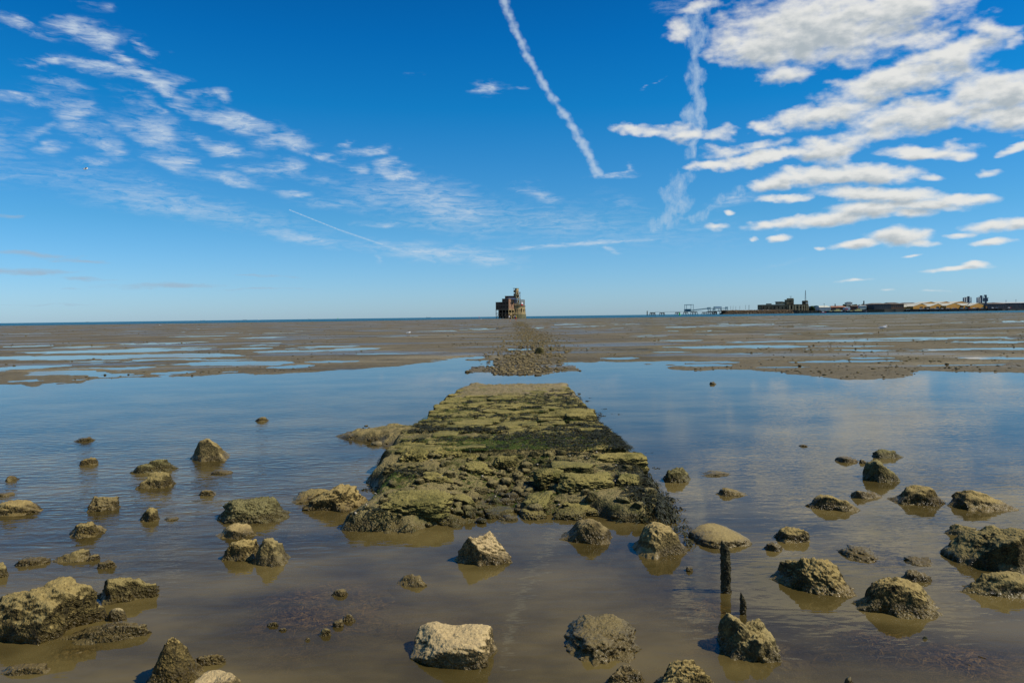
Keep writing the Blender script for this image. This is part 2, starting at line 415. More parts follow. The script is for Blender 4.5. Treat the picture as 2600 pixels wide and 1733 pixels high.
def terrain(x, y):
    e = np.interp(x, EDX, EDY) + fbm2(x, y, .5, 5, 3, .6) * 1.5
    e = np.where(np.abs(x - 0.3) < 1.5, np.minimum(e, 20.5), e)
    s = e - y
    # flats
    far = sstep(40, 330, y)
    z = 0.014 + 0.008 * sstep(1, 6, x) + 0.10 * far + fbm2(x, y, .09, 4, 5, sy=.05) * (.012 + .03 * far) + fbm2(x, y, .8, 4, 6) * .006
    hum = np.clip(fbm2(x, y, .35, 4, 8, .6) - .1, 0, 1)
    z += hum * sstep(-4, 40, x) * .045 * sstep(20, 40, y)
    z += np.exp(-((x - track_x(y)) / (1.3 + .03 * y)) ** 2) * .035 * sstep(22, 30, y)
    # small scattered pools
    d = fbm2(x, y, .22, 4, 21, .6, sy=.34) * (1 - .25 * sstep(40, 60, y)) + .6 * fbm2(x, y, .07, 3, 22, sy=.05) + .25 * fbm2(x, y, 1.1, 3, 23)
    band = fbm2(x * .12, y, .06, 2, 29)
    pm = sstep(.41, .53, d + band * .3 + .12 * sstep(30, 60, y) - .1 * sstep(3, -2, y - 22) + .10 * sstep(2, 8, x) * sstep(24, 30, y)) * (1 - sstep(110, 190, y))
    for (px, py, rx, ry) in _pg:
        near = (np.abs(x - px) < rx * 1.6) & (np.abs(y - py) < ry * 2.4)
        if not near.any(): continue
        i = np.nonzero(near)[0]
        q = np.hypot((x[i] - px) / rx, (y[i] - py) / ry) + fbm2(x[i], y[i], .5, 4, 31, .6) * .42 + fbm2(x[i], y[i], .12, 2, 33) * .2
        pm[i] = np.maximum(pm[i], 1 - sstep(.72, .92, q))
    pm = pm * (1 - np.exp(-((x - track_x(y)) / 1.3) ** 2) * sstep(33, 28, y))
    z = z * (1 - pm) + (-.022) * pm
    z = np.where(y < 34, z - .014 * np.clip(fbm2(x, y, 1.4, 4, 91, .65), 0, 1) * sstep(34, 26, y), z)
    # channel
    dep = -.004 - .085 * sstep(0, 5, s) - .03 * sstep(3, 9, s) + fbm2(x, y, .7, 4, 9) * .022 + fbm2(x, y, 3.0, 3, 10) * .006
    dep = np.minimum(dep, -.014)
    for (qx_, qy_, rx_, ry_) in _sh:
        g_ = np.exp(-(((x - qx_) / rx_) ** 2 + ((y - qy_) / ry_) ** 2) ** 1.5) * np.clip(.75 + fbm2(x, y, 2.2, 3, 67) * .6, 0, 1)
        dep = dep * (1 - g_) + (-.016) * g_
    z = np.where(s > 0.35, dep, z * (1 - sstep(-.35, .35, s)) + dep * sstep(-.35, .35, s))
    # bank behind the tower stays above the sea, the flats end at about 400 m
    end = 392 + fbm2(x, y * 0, .012, 3, 41) * 14 + sstep(60, 0, np.abs(x + 18)) * 105
    z = np.where(y > end, z - (y - end) * .02, z)
    return z
def build_terrain():
    ys = [1.3]
    while ys[-1] < 620: ys.append(ys[-1] * 1.0105 + .003)
    ys = np.array(ys); ss = np.linspace(-1, 1, 560)
    Y, S = np.meshgrid(ys, ss, indexing='ij')
    X = S * (0.85 * Y + 3.2)
    x, y = X.ravel(), Y.ravel()
    z = terrain(x, y)
    f = grid_faces(len(ys), len(ss))
    o = mesh_np('mudflat', np.stack([x, y, z], 1), f, M_MUD); o['kind'] = 'structure'
    # water sheet over the same plan, with the depth below it
    y2 = ys[ys < 395][::2]; s2 = ss[::2]
    Y, S = np.meshgrid(y2, s2, indexing='ij'); X = S * (0.85 * Y + 3.2)
    x2, yy = X.ravel(), Y.ravel()
    zt = terrain(x2, yy)
    w = mesh_np('water', np.stack([x2, yy, x2 * 0], 1), grid_faces(len(y2), len(s2)), M_WATER); w['kind'] = 'structure'
    add_attr(w, 'depth', np.maximum(-zt, 0))
    yl = float(y2[-1]); hx = 0.85 * yl + 3.2
    sv = [(-hx, yl, 0), (hx, yl, 0), (27000, yl, 0), (27000, 27000, 0), (-27000, 27000, 0), (-27000, yl, 0)]
    s_ = mesh_np('sea', sv, [(0, 1, 2, 3, 4, 5)], M_SEA, smooth=False); s_['kind'] = 'structure'
    bv = [(-27000, -40, -1.5), (27000, -40, -1.5), (27000, 27000, -1.5), (-27000, 27000, -1.5)]
    b_ = mesh_np('sea_bed', bv, [(0, 1, 2, 3)], M_MUD, smooth=False); b_['kind'] = 'structure'

# ------------------------------------------------------------------ materials
def principled(N, col, rough=.8, spec=.3, normal=None, **kw):
    b = N.n('ShaderNodeBsdfPrincipled')
    N.put(b.inputs['Base Color'], (*col, 1) if isinstance(col, tuple) and len(col) == 3 else col)
    N.put(b.inputs['Roughness'], rough); N.put(b.inputs['Specular IOR Level'], spec)
    if normal is not None: N.put(b.inputs['Normal'], normal)
    for k, v in kw.items(): N.put(b.inputs[k], v)
    return b
def out(N, sh): 
    o = N.n('ShaderNodeOutputMaterial'); N.t.links.new(sh, o.inputs['Surface'])
def geo(N): return N.n('ShaderNodeNewGeometry')
def posn(N): return geo(N).outputs['Position']
def sepz(N, v):
    s = N.n('ShaderNodeSeparateXYZ'); N.put(s.inputs[0], v); return s.outputs

def mat_mud():
    m, N = new_mat('wet_mud')
    p = posn(N); s = sepz(N, p)
    n1 = N.noise(p, .35, 5, .6); n2 = N.noise(p, 6, 6, .65); n3 = N.noise(p, 40, 4, .6)
    nL = N.noise(N.vm('MULTIPLY', p, (.25, .10, 1)), .35, 4, .6)
    col = N.ramp(n2, [(.25, (.085, .067, .032)), (.5, (.165, .130, .066)), (.75, (.25, .20, .108))])
    olive = N.ramp(n2, [(.25, (.080, .064, .024)), (.6, (.19, .152, .066)), (.8, (.29, .23, .115))])
    side = N.mr(N.math('ADD', N.math('MULTIPLY', s[0], .02), N.math('MULTIPLY', N.math('SUBTRACT', nL, .5), 4.0)), -.25, .75)
    side = N.math('MULTIPLY', side, N.mr(s[1], 12, 30))
    col = N.mix(side, col, olive)
    weed = N.math('MULTIPLY', N.mr(N.noise(N.vm('MULTIPLY', p, (.5, .16, 1)), .6, 6, .7), .54, .66), N.mr(side, 0.2, 1, .35, .9))
    weed = N.math('MULTIPLY', weed, N.mr(s[1], 16, 30))
    col = N.mix(weed, col, (.045, .040, .018))
    # under water close by: darker silt with weed stains
    st = N.mr(N.noise(p, 1.6, 5, .65), .46, .66)
    nearm = N.mr(s[1], 18, 10)
    col = N.mix(N.math('MULTIPLY', st, N.math('MULTIPLY', nearm, .25)), col, (.060, .046, .020))
    h = N.math('ADD', N.math('MULTIPLY', n2, 1.0), N.math('MULTIPLY', n3, .25))
    st2 = N.noise(N.vm('MULTIPLY', p, (.20, .55, 1)), .55, 5, .65)
    farm = N.mr(s[1], 14, 24)
    col = N.mix(N.math('MULTIPLY', N.mr(st2, .50, .64), N.math('MULTIPLY', farm, .55)), col, (.075, .058, .026))
    col = N.mix(N.math('MULTIPLY', N.mr(st2, .46, .34), N.math('MULTIPLY', farm, .45)), col, (.34, .28, .16))
    bm = N.bump(h, .06, 1.0)
    sheen = N.math('MULTIPLY', N.mr(N.noise(N.vm('MULTIPLY', p, (.12, .30, 1)), .7, 4, .6), .50, .62), farm)
    rough = N.mr(sheen, 0, 1, .60, .30)
    out(N, principled(N, col, rough, N.mr(sheen, 0, 1, .10, .35), bm).outputs[0]); return m
def mat_water(sea=False):
    m, N = new_mat('sea_water' if sea else 'shallow_water')
    p = posn(N); s = sepz(N, p)
    if sea:
        pw = N.vm('MULTIPLY', p, (.25, 1.0, 1))
        h = N.math('ADD', N.noise(pw, .22, 4, .6), N.math('MULTIPLY', N.noise(pw, 1.2, 3, .6), .3))
        bm = N.bump(h, 1.6, 1.0)
        fr = N.n('ShaderNodeFresnel'); fr.inputs[0].default_value = 1.33; N.put(fr.inputs['Normal'], bm)
        df = N.n('ShaderNodeBsdfDiffuse')
        N.put(df.inputs[0], N.mix(N.mr(s[0], 200, 1200), (.012, .085, .13), (.06, .15, .16)))
        gl = N.n('ShaderNodeBsdfGlossy'); gl.inputs['Roughness'].default_value = .12; N.put(gl.inputs['Normal'], bm)
        gl.inputs['Color'].default_value = (.60, .78, .85, 1)
        ms = N.n('ShaderNodeMixShader'); N.put(ms.inputs[0], N.math('MULTIPLY', fr.outputs[0], .62))
        N.t.links.new(df.outputs[0], ms.inputs[1]); N.t.links.new(gl.outputs[0], ms.inputs[2])
        out(N, ms.outputs[0]); return m
    # ripples: run from the upper right to the lower left on the left, calm on the right
    mp = N.n('ShaderNodeMapping'); N.put(mp.inputs[0], p); mp.inputs['Rotation'].default_value = (0, 0, R(-16))
    mp.inputs['Scale'].default_value = (.42, 1, 1)
    wv = N.noise(mp.outputs[0], 11.0, 2, .45, .5)
    mp2 = N.n('ShaderNodeMapping'); N.put(mp2.inputs[0], p); mp2.inputs['Rotation'].default_value = (0, 0, R(24)); mp2.inputs['Scale'].default_value = (.55, 1, 1)
    wf = N.noise(mp2.outputs[0], 17.0, 2, .5, .3)
    patch = N.noise(p, .45, 2, .5)
    leftm = N.mr(N.math('ADD', s[0], N.math('MULTIPLY', N.math('SUBTRACT', patch, .5), 5.0)), -.3, -2.8)
    fary = N.math('MULTIPLY', N.mr(s[1], 3.2, 6.5), N.mr(s[1], 20, 12))
    amp = N.math('MULTIPLY', N.math('MULTIPLY', leftm, fary), N.mr(s[1], 4.5, 13, 1.0, .28))
    rightm = N.math('MULTIPLY', N.mr(s[0], .8, 2.5), N.mr(s[1], 15, 8))
    amp = N.math('MAXIMUM', amp, N.math('MULTIPLY', rightm, .13))
    amp = N.math('MAXIMUM', amp, N.mr(s[1], 22, 12, .0, .10))
    h = N.math('ADD', N.math('MULTIPLY', wv, 1.0), N.math('MULTIPLY', wf, .35))
    h = N.math('MULTIPLY', h, amp)
    bm = N.bump(h, .014, 1.0)
    at = N.n('ShaderNodeAttribute', attribute_name='depth'); dep = at.outputs['Fac']
    cloudy = N.noise(p, .8, 4, .55)
    murk = N.math('SUBTRACT', 1.0, N.math('EXPONENT', N.math('MULTIPLY', N.math('MULTIPLY', dep, N.mr(cloudy, .38, .62, -7.0, -20.0)), 1.0)))
    tr = N.n('ShaderNodeBsdfTransparent'); tr.inputs[0].default_value = (.92, .87, .72, 1)
    df = N.n('ShaderNodeBsdfDiffuse'); N.put(df.inputs[0], N.mix(N.mr(N.noise(N.vm('MULTIPLY', p, (.6, 1, 1)), .9, 5, .6), .36, .62), (.075, .056, .016), (.180, .134, .044)))
    b0 = N.n('ShaderNodeMixShader'); N.put(b0.inputs[0], murk)
    N.t.links.new(tr.outputs[0], b0.inputs[1]); N.t.links.new(df.outputs[0], b0.inputs[2])
    fr = N.n('ShaderNodeFresnel'); fr.inputs[0].default_value = 1.33; N.put(fr.inputs['Normal'], bm)
    gl = N.n('ShaderNodeBsdfGlossy'); gl.inputs['Roughness'].default_value = .022; N.put(gl.inputs['Normal'], bm)
    ms = N.n('ShaderNodeMixShader'); N.put(ms.inputs[0], fr.outputs[0])
    N.t.links.new(b0.outputs[0], ms.inputs[1]); N.t.links.new(gl.outputs[0], ms.inputs[2])
    out(N, ms.outputs[0]); return m

def mat_stone(name, light=(.36, .27, .100), mid=(.17, .125, .040), dark=(.020, .015, .004), green=0.0, silt=1.0, barn=1.0, wet=.05):
    """barnacled shore stone: dried silt on upward faces, dark wet foot, barnacle relief"""
    m, N = new_mat(name)
    g = geo(N); p = g.outputs['Position']; s = sepz(N, p); nz = sepz(N, g.outputs['Normal'])[2]
    oi = N.n('ShaderNodeObjectInfo').outputs['Random']
    n1 = N.noise(p, 3.2, 6, .62); n2 = N.noise(p, 22, 6, .68); n3 = N.noise(p, 85, 3, .6)
    v1 = N.voro(p, 62, 'F1'); v2 = N.voro(p, 125, 'F1'); v0 = N.voro(p, 24, 'F1')
    base = N.mix(N.mr(n2, .34, .66), dark, mid)
    base = N.mix(N.mr(v1, .05, .55, .55, 0.0), base, tuple(min(1, c * 1.75) for c in mid))
    dust = N.math('ADD', N.mr(nz, .15, .95, -.25, .75, smooth=False), N.math('MULTIPLY', N.math('SUBTRACT', n1, .5), 1.9))
    dust = N.math('MULTIPLY', N.mr(dust, .15, .62), silt)
    lcol = N.mix(N.mr(n3, .3, .7), tuple(c * .78 for c in light), light)
    base = N.mix(dust, base, lcol)
    base = N.mix(N.math('MULTIPLY', N.mr(v2, .34, .66), N.math('MULTIPLY_ADD', dust, -.40, .50)), base, dark)
    base = N.mix(N.math('MULTIPLY', N.mr(n3, .60, .72), .35), base, tuple(min(1, c * 1.3) for c in light))
    hv = N.math('MULTIPLY_ADD', N.math('SUBTRACT', oi, .5), .35, 1.0)
    base = N.mix(1.0, base, N.ramp(oi, [(0, (.82, .84, .80)), (1, (1.12, 1.08, 1.02))]), 'MULTIPLY')
    if green > 0:
        ng = N.noise(p, 5.0, 5, .65)
        gm = N.math('ADD', N.mr(ng, .42, .62), N.math('MULTIPLY', N.mr(nz, .2, 1.0), .1))
        gm = N.math('MULTIPLY', gm, green)
        gc = N.mix(N.mr(n2, .35, .65), (.014, .020, .003), (.100, .098, .022))
        gm = N.math('MULTIPLY', gm, N.mr(N.noise(p, 1.3, 3, .6), .38, .58))
        base = N.mix(gm, base, gc)
    wl = N.math('ADD', s[2], N.math('MULTIPLY', N.math('SUBTRACT', n1, .5), .10))
    wetm = N.mr(wl, wet * .35, wet * 1.35, 1.0, 0.0)
    base = N.mix(wetm, base, N.mix(.55, base, (.060, .040, .010)))
    rough = N.mr(wetm, 0, 1, .9, .30)
    h = N.math('ADD', N.math('MULTIPLY', N.mr(v1, 0, .6, 1, 0, smooth=False), .55 * barn), N.math('MULTIPLY', n2, .9))
    h = N.math('ADD', h, N.math('MULTIPLY', N.mr(v2, 0, .6, 1, 0, smooth=False), .25 * barn))
    h = N.math('ADD', h, N.math('MULTIPLY', N.mr(v0, 0, .6, 1, 0), .5 * barn))
    hk = N.math('MULTIPLY_ADD', dust, -.70, 1.0)
    bm = N.bump(N.math('MULTIPLY', h, hk), .022, 1.0)
    out(N, principled(N, base, rough, .22, bm).outputs[0]); return m

def mat_plain(name, col, rough=.7, spec=.3, var=.25, scale=3.0, stain=None, metallic=0.0):
    m, N = new_mat(name)
    p = posn(N)
    n = N.noise(p, scale, 5, .6)
    c = N.mix(N.mr(n, .3, .7), tuple(x * (1 - var) for x in col), tuple(min(1, x * (1 + var)) for x in col))
    if stain:
        c = N.mix(N.mr(N.noise(N.vm('MULTIPLY', p, (1, 1, .25)), scale * .6, 5, .65), .5, .7), c, stain)
    out(N, principled(N, c, rough, spec, None, Metallic=metallic).outputs[0]); return m
def mat_weed(name, a, b, rough=.35, spec=.5):
    m, N = new_mat(name)
    p = posn(N)
    c = N.mix(N.mr(N.noise(p, 30, 3, .6), .3, .7), a, b)
    out(N, principled(N, c, rough, spec).outputs[0]); return m
def mat_brick(name, c1, c2, mortar, sc=4.0):
    m, N = new_mat(name)
    tcn = N.n('ShaderNodeTexCoord')
    br = N.n('ShaderNodeTexBrick'); N.put(br.inputs['Vector'], tcn.outputs['Object'])
    br.inputs['Color1'].default_value = (*c1, 1); br.inputs['Color2'].default_value = (*c2, 1); br.inputs['Mortar'].default_value = (*mortar, 1)
    br.inputs['Scale'].default_value = sc
    c = N.mix(N.mr(N.noise(tcn.outputs['Object'], .8, 5, .65), .45, .7), br.outputs[0], tuple(x * .45 for x in c1))
    out(N, principled(N, c, .85, .2).outputs[0]); return m

M_MUD = mat_mud()
M_WATER = mat_water()
M_SEA = mat_water(True)
M_STONE = mat_stone('barnacled_stone')
M_STONE_WEEDY = mat_stone('weedy_stone', light=(.33, .285, .12), mid=(.16, .13, .045), dark=(.045, .038, .012), green=.5, silt=.7)
M_STONE_PALE = mat_stone('pale_stone', light=(.54, .41, .20), mid=(.25, .185, .08), dark=(.04, .03, .01), barn=.8)
M_STONE_SMOOTH = mat_stone('smooth_stone', light=(.40, .30, .120), mid=(.20, .15, .055), dark=(.06, .045, .018), barn=.5)
M_STONE_MUD = mat_stone('muddy_stone', light=(.29, .22, .09), mid=(.16, .12, .045), dark=(.04, .03, .01), wet=.07)
M_BLOCK = mat_stone('mossy_block', light=(.32, .265, .082), mid=(.135, .115, .033), dark=(.026, .022, .007), green=.66, silt=1.0, wet=.05)
M_BED = mat_stone('rubble_bed_stone', light=(.37, .29, .12), mid=(.17, .135, .05), dark=(.028, .024, .008), green=.85, silt=.8, wet=.06)
M_SANDY = mat_stone('sandy_silt', light=(.34, .265, .135), mid=(.23, .175, .08), dark=(.10, .075, .03), green=.22, silt=.9, barn=.5, wet=.02)
M_ALGAE = mat_weed('green_algae', (.020, .045, .004), (.10, .15, .018), .7, .2)
M_WRACK = mat_weed('bladder_wrack', (.008, .009, .003), (.040, .042, .012), .6, .25)
M_SUBWEED = mat_weed('submerged_weed', (.05, .035, .012), (.34, .22, .075), .6, .2)
M_SHELL = mat_plain('shell', (.34, .29, .20), .5, .4, .3, 20)
build_terrain()

# ================================================================== STONES
import bmesh
def tagit(o, label, cat, group=None, kind=None):
    o['label'] = label; o['category'] = cat
    if group: o['group'] = group
    if kind: o['kind'] = kind
    return o
_ico = {}
def ico(n):
    if n not in _ico:
        bm = bmesh.new(); bmesh.ops.create_icosphere(bm, subdivisions=n, radius=1.0)
        _ico[n] = (np.array([v.co[:] for v in bm.verts]), np.array([[v.index for v in f.verts] for f in bm.faces]))
        bm.free()
    V, F = _ico[n]; return V.copy(), F
def stone_unit(n, seed, e=2.6, cuts=7, cutd=(.62, .95), rough=.10, fine=.03, prof=None):
    """unit stone: superellipsoid, cut by planes, roughened at three scales"""
    rs = np.random.RandomState(seed)
    V, F = ico(n); D = V / np.linalg.norm(V, axis=1)[:, None]
    r = 1.0 / (np.abs(D) ** e).sum(1) ** (1 / e)
    for _ in range(cuts):
        a = rs.normal(size=3); a[2] = a[2] * .8 + .15; a /= np.linalg.norm(a); d = rs.uniform(*cutd)
        dd = D @ a
        rc = np.where(dd > .05, d / np.maximum(dd, .05), 9)
        k = .06
        h = np.clip(.5 + .5 * (rc - r) / k, 0, 1)
        r = rc * (1 - h) + r * h - k * h * (1 - h)
    P = D * r[:, None]
    off = seed * 3.17
    r2 = fbm(P * 1.5 + off, 3, seed) * rough * 1.1 + fbm(P * 4.5 + off, 4, seed + 5, .6) * rough * .55
    cell = fbm(P * 13 + off, 3, seed + 9, .65)
    r2 = r2 + cell * fine
    if n >= 5: r2 = r2 + np.abs(fbm(P * 30 + off, 2, seed + 13)) * fine * .55
    P = P * (1 + r2)[:, None]
    if prof is not None:
        px = np.linspace(-1, 1, len(prof))
        hh = np.interp(np.clip(P[:, 0], -1, 1), px, prof)
        up = np.clip(P[:, 2], 0, None)
        P[:, 2] = np.where(P[:, 2] > 0, up * hh, P[:, 2])
    return P, F
STONES = []
def place_stone(name, x0, x1, yt, yb, label, mat=None, dr=.75, e=3.1, cuts=7, prof=None, seed=None, n=4, rough=.11, fine=.035, rot=0.0, flat=False, cat='rock', back=0.0, ff=None):
    seed = seed if seed is not None else int(x0 * 7 + yt) % 9973
    xc = (x0 + x1) / 2
    G = gd(xc, yb, 0.0)
    a = gd(x0, yb); b = gd(x1, yb)
    w = abs(b.x - a.x); D = G.y + .01
    d = ray(xc * K, yt * K); sl = d.z / d.y
    hp = (yb - yt) * K / FPX * D
    if ff is None: ff = .34 if flat else .66
    zt = max(hp * ff, .012)
    cz = .66 if e < 4 else .9                       # where along the depth the skyline lies
    dep_of = lambda z: ((z - CAM_H) / sl - D) / cz
    lo, hi = .5 * w, dr * 1.45 * w
    if dep_of(zt) > hi: zt = CAM_H + sl * (D + hi * cz)
    if dep_of(zt) < lo: zt = CAM_H + sl * (D + lo * cz)
    zt = max(zt, .012)
    depth = min(max(dep_of(zt), .3 * w), hi)
    rv = np.random.RandomState(seed * 3 + 1)
    if cuts < 3: P, F = stone_unit(n, seed, e, cuts, (.8, 1.0), rough, fine, prof)
    else: P, F = stone_unit(n, seed, e * rv.uniform(.85, 1.25), cuts + rv.randint(0, 6), (rv.uniform(.58, .75), 1.02), rough * rv.uniform(.8, 1.35), fine * rv.uniform(.8, 1.5), prof)
    P[:, 2] = np.sign(P[:, 2]) * np.abs(P[:, 2]) ** .8
    top = P[:, 2].max(); cc = .22 if e >= 4 else .34       # the waterline cuts above the widest level
    Z = (P[:, 2] / top - cc) / (1 - cc)
    # skirt: the foot of the stone spreads out unevenly under and just above the water
    th_ = np.stack([P[:, 0] * 2.4, P[:, 1] * 2.4, P[:, 2] * 1.5 + seed], 1)
    P[:, :2] *= (1 + np.clip(.22 - Z, 0, .5) * ((.55 if e < 4 else .08) + (.9 if e < 4 else .15) * fbm(th_, 3, seed + 31, .6)))[:, None]
    m_ = Z > -.02
    x0_, x1_ = P[m_, 0].min(), P[m_, 0].max(); y0_, y1_ = P[m_, 1].min(), P[m_, 1].max()
    P[:, 0] = (P[:, 0] - (x0_ + x1_) / 2) * w / (x1_ - x0_); P[:, 1] = (P[:, 1] - (y0_ + y1_) / 2) * depth / (y1_ - y0_)
    P[:, 2] = np.where(Z > 0, Z * zt, Z * max(zt * .6, .05)); zc = 0.0
    if rot:
        c, s_ = math.cos(R(rot)), math.sin(R(rot))
        P[:, :2] = P[:, :2] @ np.array([[c, s_], [-s_, c]])
    cy = D + depth / 2 + back
    xs = G.x * cy / G.y if abs(G.y) > .1 else G.x
    o = mesh_np(name, P, F, mat or M_STONE)
    o.location = (xs, cy, zc)
    tagit(o, label, cat, 'stones lying in the shallow water')
    return o

GW = M_STONE_WEEDY
# near left
place_stone('boulder', -60, 224, 1315, 1478, 'biggest boulder at the left edge, slab-topped and covered with barnacles', M_STONE, .62, e=4.2, cuts=5, prof=[.72, .80, .90, 1.0, .86], n=6, seed=11, rough=.11, rot=-10)
place_stone('boulder', 219, 368, 1310, 1390, 'lumpy brown rock touching the right side of the biggest left boulder', M_STONE, .60, e=3, cuts=8, prof=[.85, 1.0, .9, .78, 1.0], n=5, seed=12, rough=.16)
place_stone('rock', 138, 346, 1424, 1482, 'low muddy ledge in front of the biggest left boulder', M_STONE_MUD, .45, e=2.6, prof=[.3, .55, .8, .7, 1.0], n=5, seed=14, rough=.18)
place_stone('pebble', 250, 288, 1421, 1439, 'smooth round pebble lying on the low muddy ledge at left', M_STONE_PALE, .7, e=2, cuts=0, n=3, seed=15, rough=.03, back=.06).location.z += .035
place_stone('rock', 4, 122, 1520, 1553, 'low weedy rock in the bottom left corner', M_STONE_MUD, .6, n=4, seed=16, rough=.16)
place_stone('boulder', 340, 470, 1456, 1590, 'steep pyramid-shaped rock at the bottom left', M_STONE, .72, e=2.2, cuts=8, prof=[.28, .62, 1.0, .72, .34], n=6, seed=18, rough=.10)
place_stone('rock', 440, 518, 1497, 1532, 'knobbly low spur right of the pyramid-shaped rock', M_STONE_MUD, .7, prof=[.9, .8, .6, .6, .8], n=5, seed=19, rough=.2)
place_stone('boulder', 444, 596, 1531, 1640, 'clean cream-coloured rock cut off by the bottom edge', M_STONE_PALE, .8, e=5, cuts=5, prof=[.9, .95, 1, 1, .86], n=5, seed=20, rough=.05, fine=.01)
place_stone('rock', 127, 212, 1260, 1292, 'low oblong rock above the biggest left boulder', M_STONE, .55, e=3.4, n=4, seed=22)
place_stone('pebble', 206, 228, 1271, 1290, 'small knob of stone at the right end of the low oblong rock', M_STONE, .8, n=3, seed=23, ff=.40)
place_stone('rock', 228, 267, 1285, 1307, 'small dark wet stone right of the low oblong rock', M_STONE_MUD, .8, n=4, seed=24)
place_stone('rock', 44, 112, 1277, 1301, 'thin broken sliver of stone barely above water at left', M_STONE_MUD, .5, n=4, seed=25, flat=True, rough=.25)
place_stone('rock', -34, 23, 1288, 1330, 'blocky rock half out of the left edge above the biggest boulder', M_STONE, .8, e=4, n=4, seed=26)
place_stone('rock', 156, 236, 1196, 1237, 'rounded hump of rock sloping to the left, left shallows', M_STONE, .65, prof=[.4, .75, 1, 1, .7], n=5, seed=27, rough=.14)
place_stone('rock', -40, 93, 1148, 1186, 'long pale-topped slab reaching in from the left edge', M_STONE, .45, e=3.5, prof=[1, 1, 1, .9, .5], n=5, seed=28)
place_stone('rock', 209, 270, 1137, 1177, 'squat dark knobbly rock in the left shallows', M_STONE_MUD, .75, n=5, seed=29, rough=.16)
place_stone('rock', 324, 368, 1162, 1199, 'small pointed stone leaning right, between two larger slabs', M_STONE, .7, prof=[.5, .7, 1, 1, .9], n=4, seed=30)
place_stone('pebble', 377, 408, 1186, 1197, 'small wet lump right of the small pointed stone', M_STONE_MUD, .7, n=3, seed=31, ff=.40)
place_stone('rock', 456, 496, 1122, 1139, 'small solitary brown stone above the block slab', M_STONE, .6, n=4, seed=32, ff=.40)
place_stone('pebble', -8, 30, 1129, 1141, 'small dark stone just above the long pale-topped slab', M_STONE_MUD, .6, n=3, seed=33, ff=.40)
place_stone('pebble', 15, 39, 1091, 1105, 'tiny stone with a pale tip near the left edge', M_STONE, .8, n=3, seed=34, ff=.40)
place_stone('rock', 187, 223, 1050, 1069, 'small brown stone below the flat left-hand stone', M_STONE, .7, n=4, seed=35, ff=.22)
place_stone('rock', 169, 214, 1002, 1015, 'flat brown stone farthest up among those at far left', M_STONE_MUD, .6, n=4, seed=36, ff=.22)
place_stone('rock', 312, 400, 1052, 1087, 'mossy low rock behind the tan block with a white patch', GW, .6, prof=[.6, .9, 1, 1, .9], n=5, seed=37, rough=.13)
place_stone('rock', 326, 399, 1081, 1123, 'tan angular block in front of the mossy low rock', M_STONE, .75, e=3.6, cuts=8, n=5, seed=38)
place_stone('boulder', 439, 532, 1001, 1060, 'tall tan wedge-shaped boulder rising to the right, left channel', M_STONE_SMOOTH, .75, e=3.2, cuts=9, prof=[.55, .70, .9, 1.0, .95], n=5, seed=39, rough=.07)
place_stone('pebble', 485, 535, 1077, 1090, 'low wet stone below the tall wedge-shaped boulder', M_STONE_MUD, .5, n=3, seed=40, flat=True)
place_stone('rock', 587, 617, 956, 968, 'small brown stone alone in the rippled channel', M_STONE, .7, n=4, seed=41, ff=.12, e=2.2)
place_stone('boulder', 495, 670, 1136, 1204, 'long block slab with a sharp upper edge, left of the causeway', GW, .5, e=4.6, cuts=6, prof=[.55, .8, .92, 1, .6], n=6, seed=42, rough=.09, rot=6)
place_stone('rock', 493, 592, 1200, 1239, 'smooth flat slab just below the long block slab', M_STONE_SMOOTH, .6, e=2.8, prof=[.4, .8, 1, 1, .7], n=5, seed=43, rough=.05)
place_stone('rock', 515, 594, 1232, 1290, 'rounded rock on the left of a touching pair', M_STONE, .7, n=5, seed=44, rough=.09)
place_stone('boulder', 578, 665, 1230, 1304, 'knobbly boulder with an orange chip, right of a touching pair', M_STONE_SMOOTH, .8, e=2.3, cuts=9, prof=[.75, 1, 1, .9, .6], n=5, seed=45, rough=.12)
place_stone('rock', 668, 765, 1121, 1157, 'low sloping rock joined to the left of the domed rock', M_STONE, .6, prof=[.3, .7, .9, 1, 1], n=5, seed=46)
place_stone('boulder', 700, 842, 1110, 1177, 'domed rock at the left foot of the causeway', M_STONE, .65, e=2.6, prof=[.5, .75, .98, 1, .95], n=6, seed=47, rough=.11)
place_stone('rock', 852, 891, 1011, 1023, 'small silty hump between the spit and the causeway', M_SANDY, .6, n=4, seed=48, ff=.22)
# centre
place_stone('boulder', 1042, 1181, 1217, 1302, 'tan boulder with a grooved top, front of the causeway centre', M_STONE_PALE, .72, e=3.0, cuts=8, prof=[.72, 1.0, .94, .93, .7], n=6, seed=50, rough=.10)
place_stone('boulder', 1288, 1410, 1184, 1252, 'dark wedge-shaped rock sloping to the right before the causeway', M_STONE_MUD, .75, e=2.4, cuts=8, prof=[.62, 1.0, .85, .6, .4], n=5, seed=51, rough=.07)
place_stone('boulder', 1450, 1584, 1197, 1286, 'smooth round-topped boulder right of the causeway front', M_STONE_SMOOTH, .8, e=2.6, cuts=2, prof=[.78, 1.0, .95, .88, .72], n=6, seed=52, rough=.06)
place_stone('boulder', 1580, 1713, 1196, 1260, 'flat-topped angular slab behind the upright post', M_STONE_SMOOTH, 1.1, e=4.5, cuts=2, ff=.34, prof=[.8, 1.0, 1, .85, .6], n=5, seed=53, rough=.05, rot=12)
place_stone('boulder', 938, 1145, 1424, 1538, 'squared block with a pale dished top, bottom centre', M_STONE_PALE, .72, e=6.0, cuts=2, prof=[.95, 1.0, .88, .90, .97], n=6, seed=60, rough=.06, fine=.022, rot=-8, ff=.52)
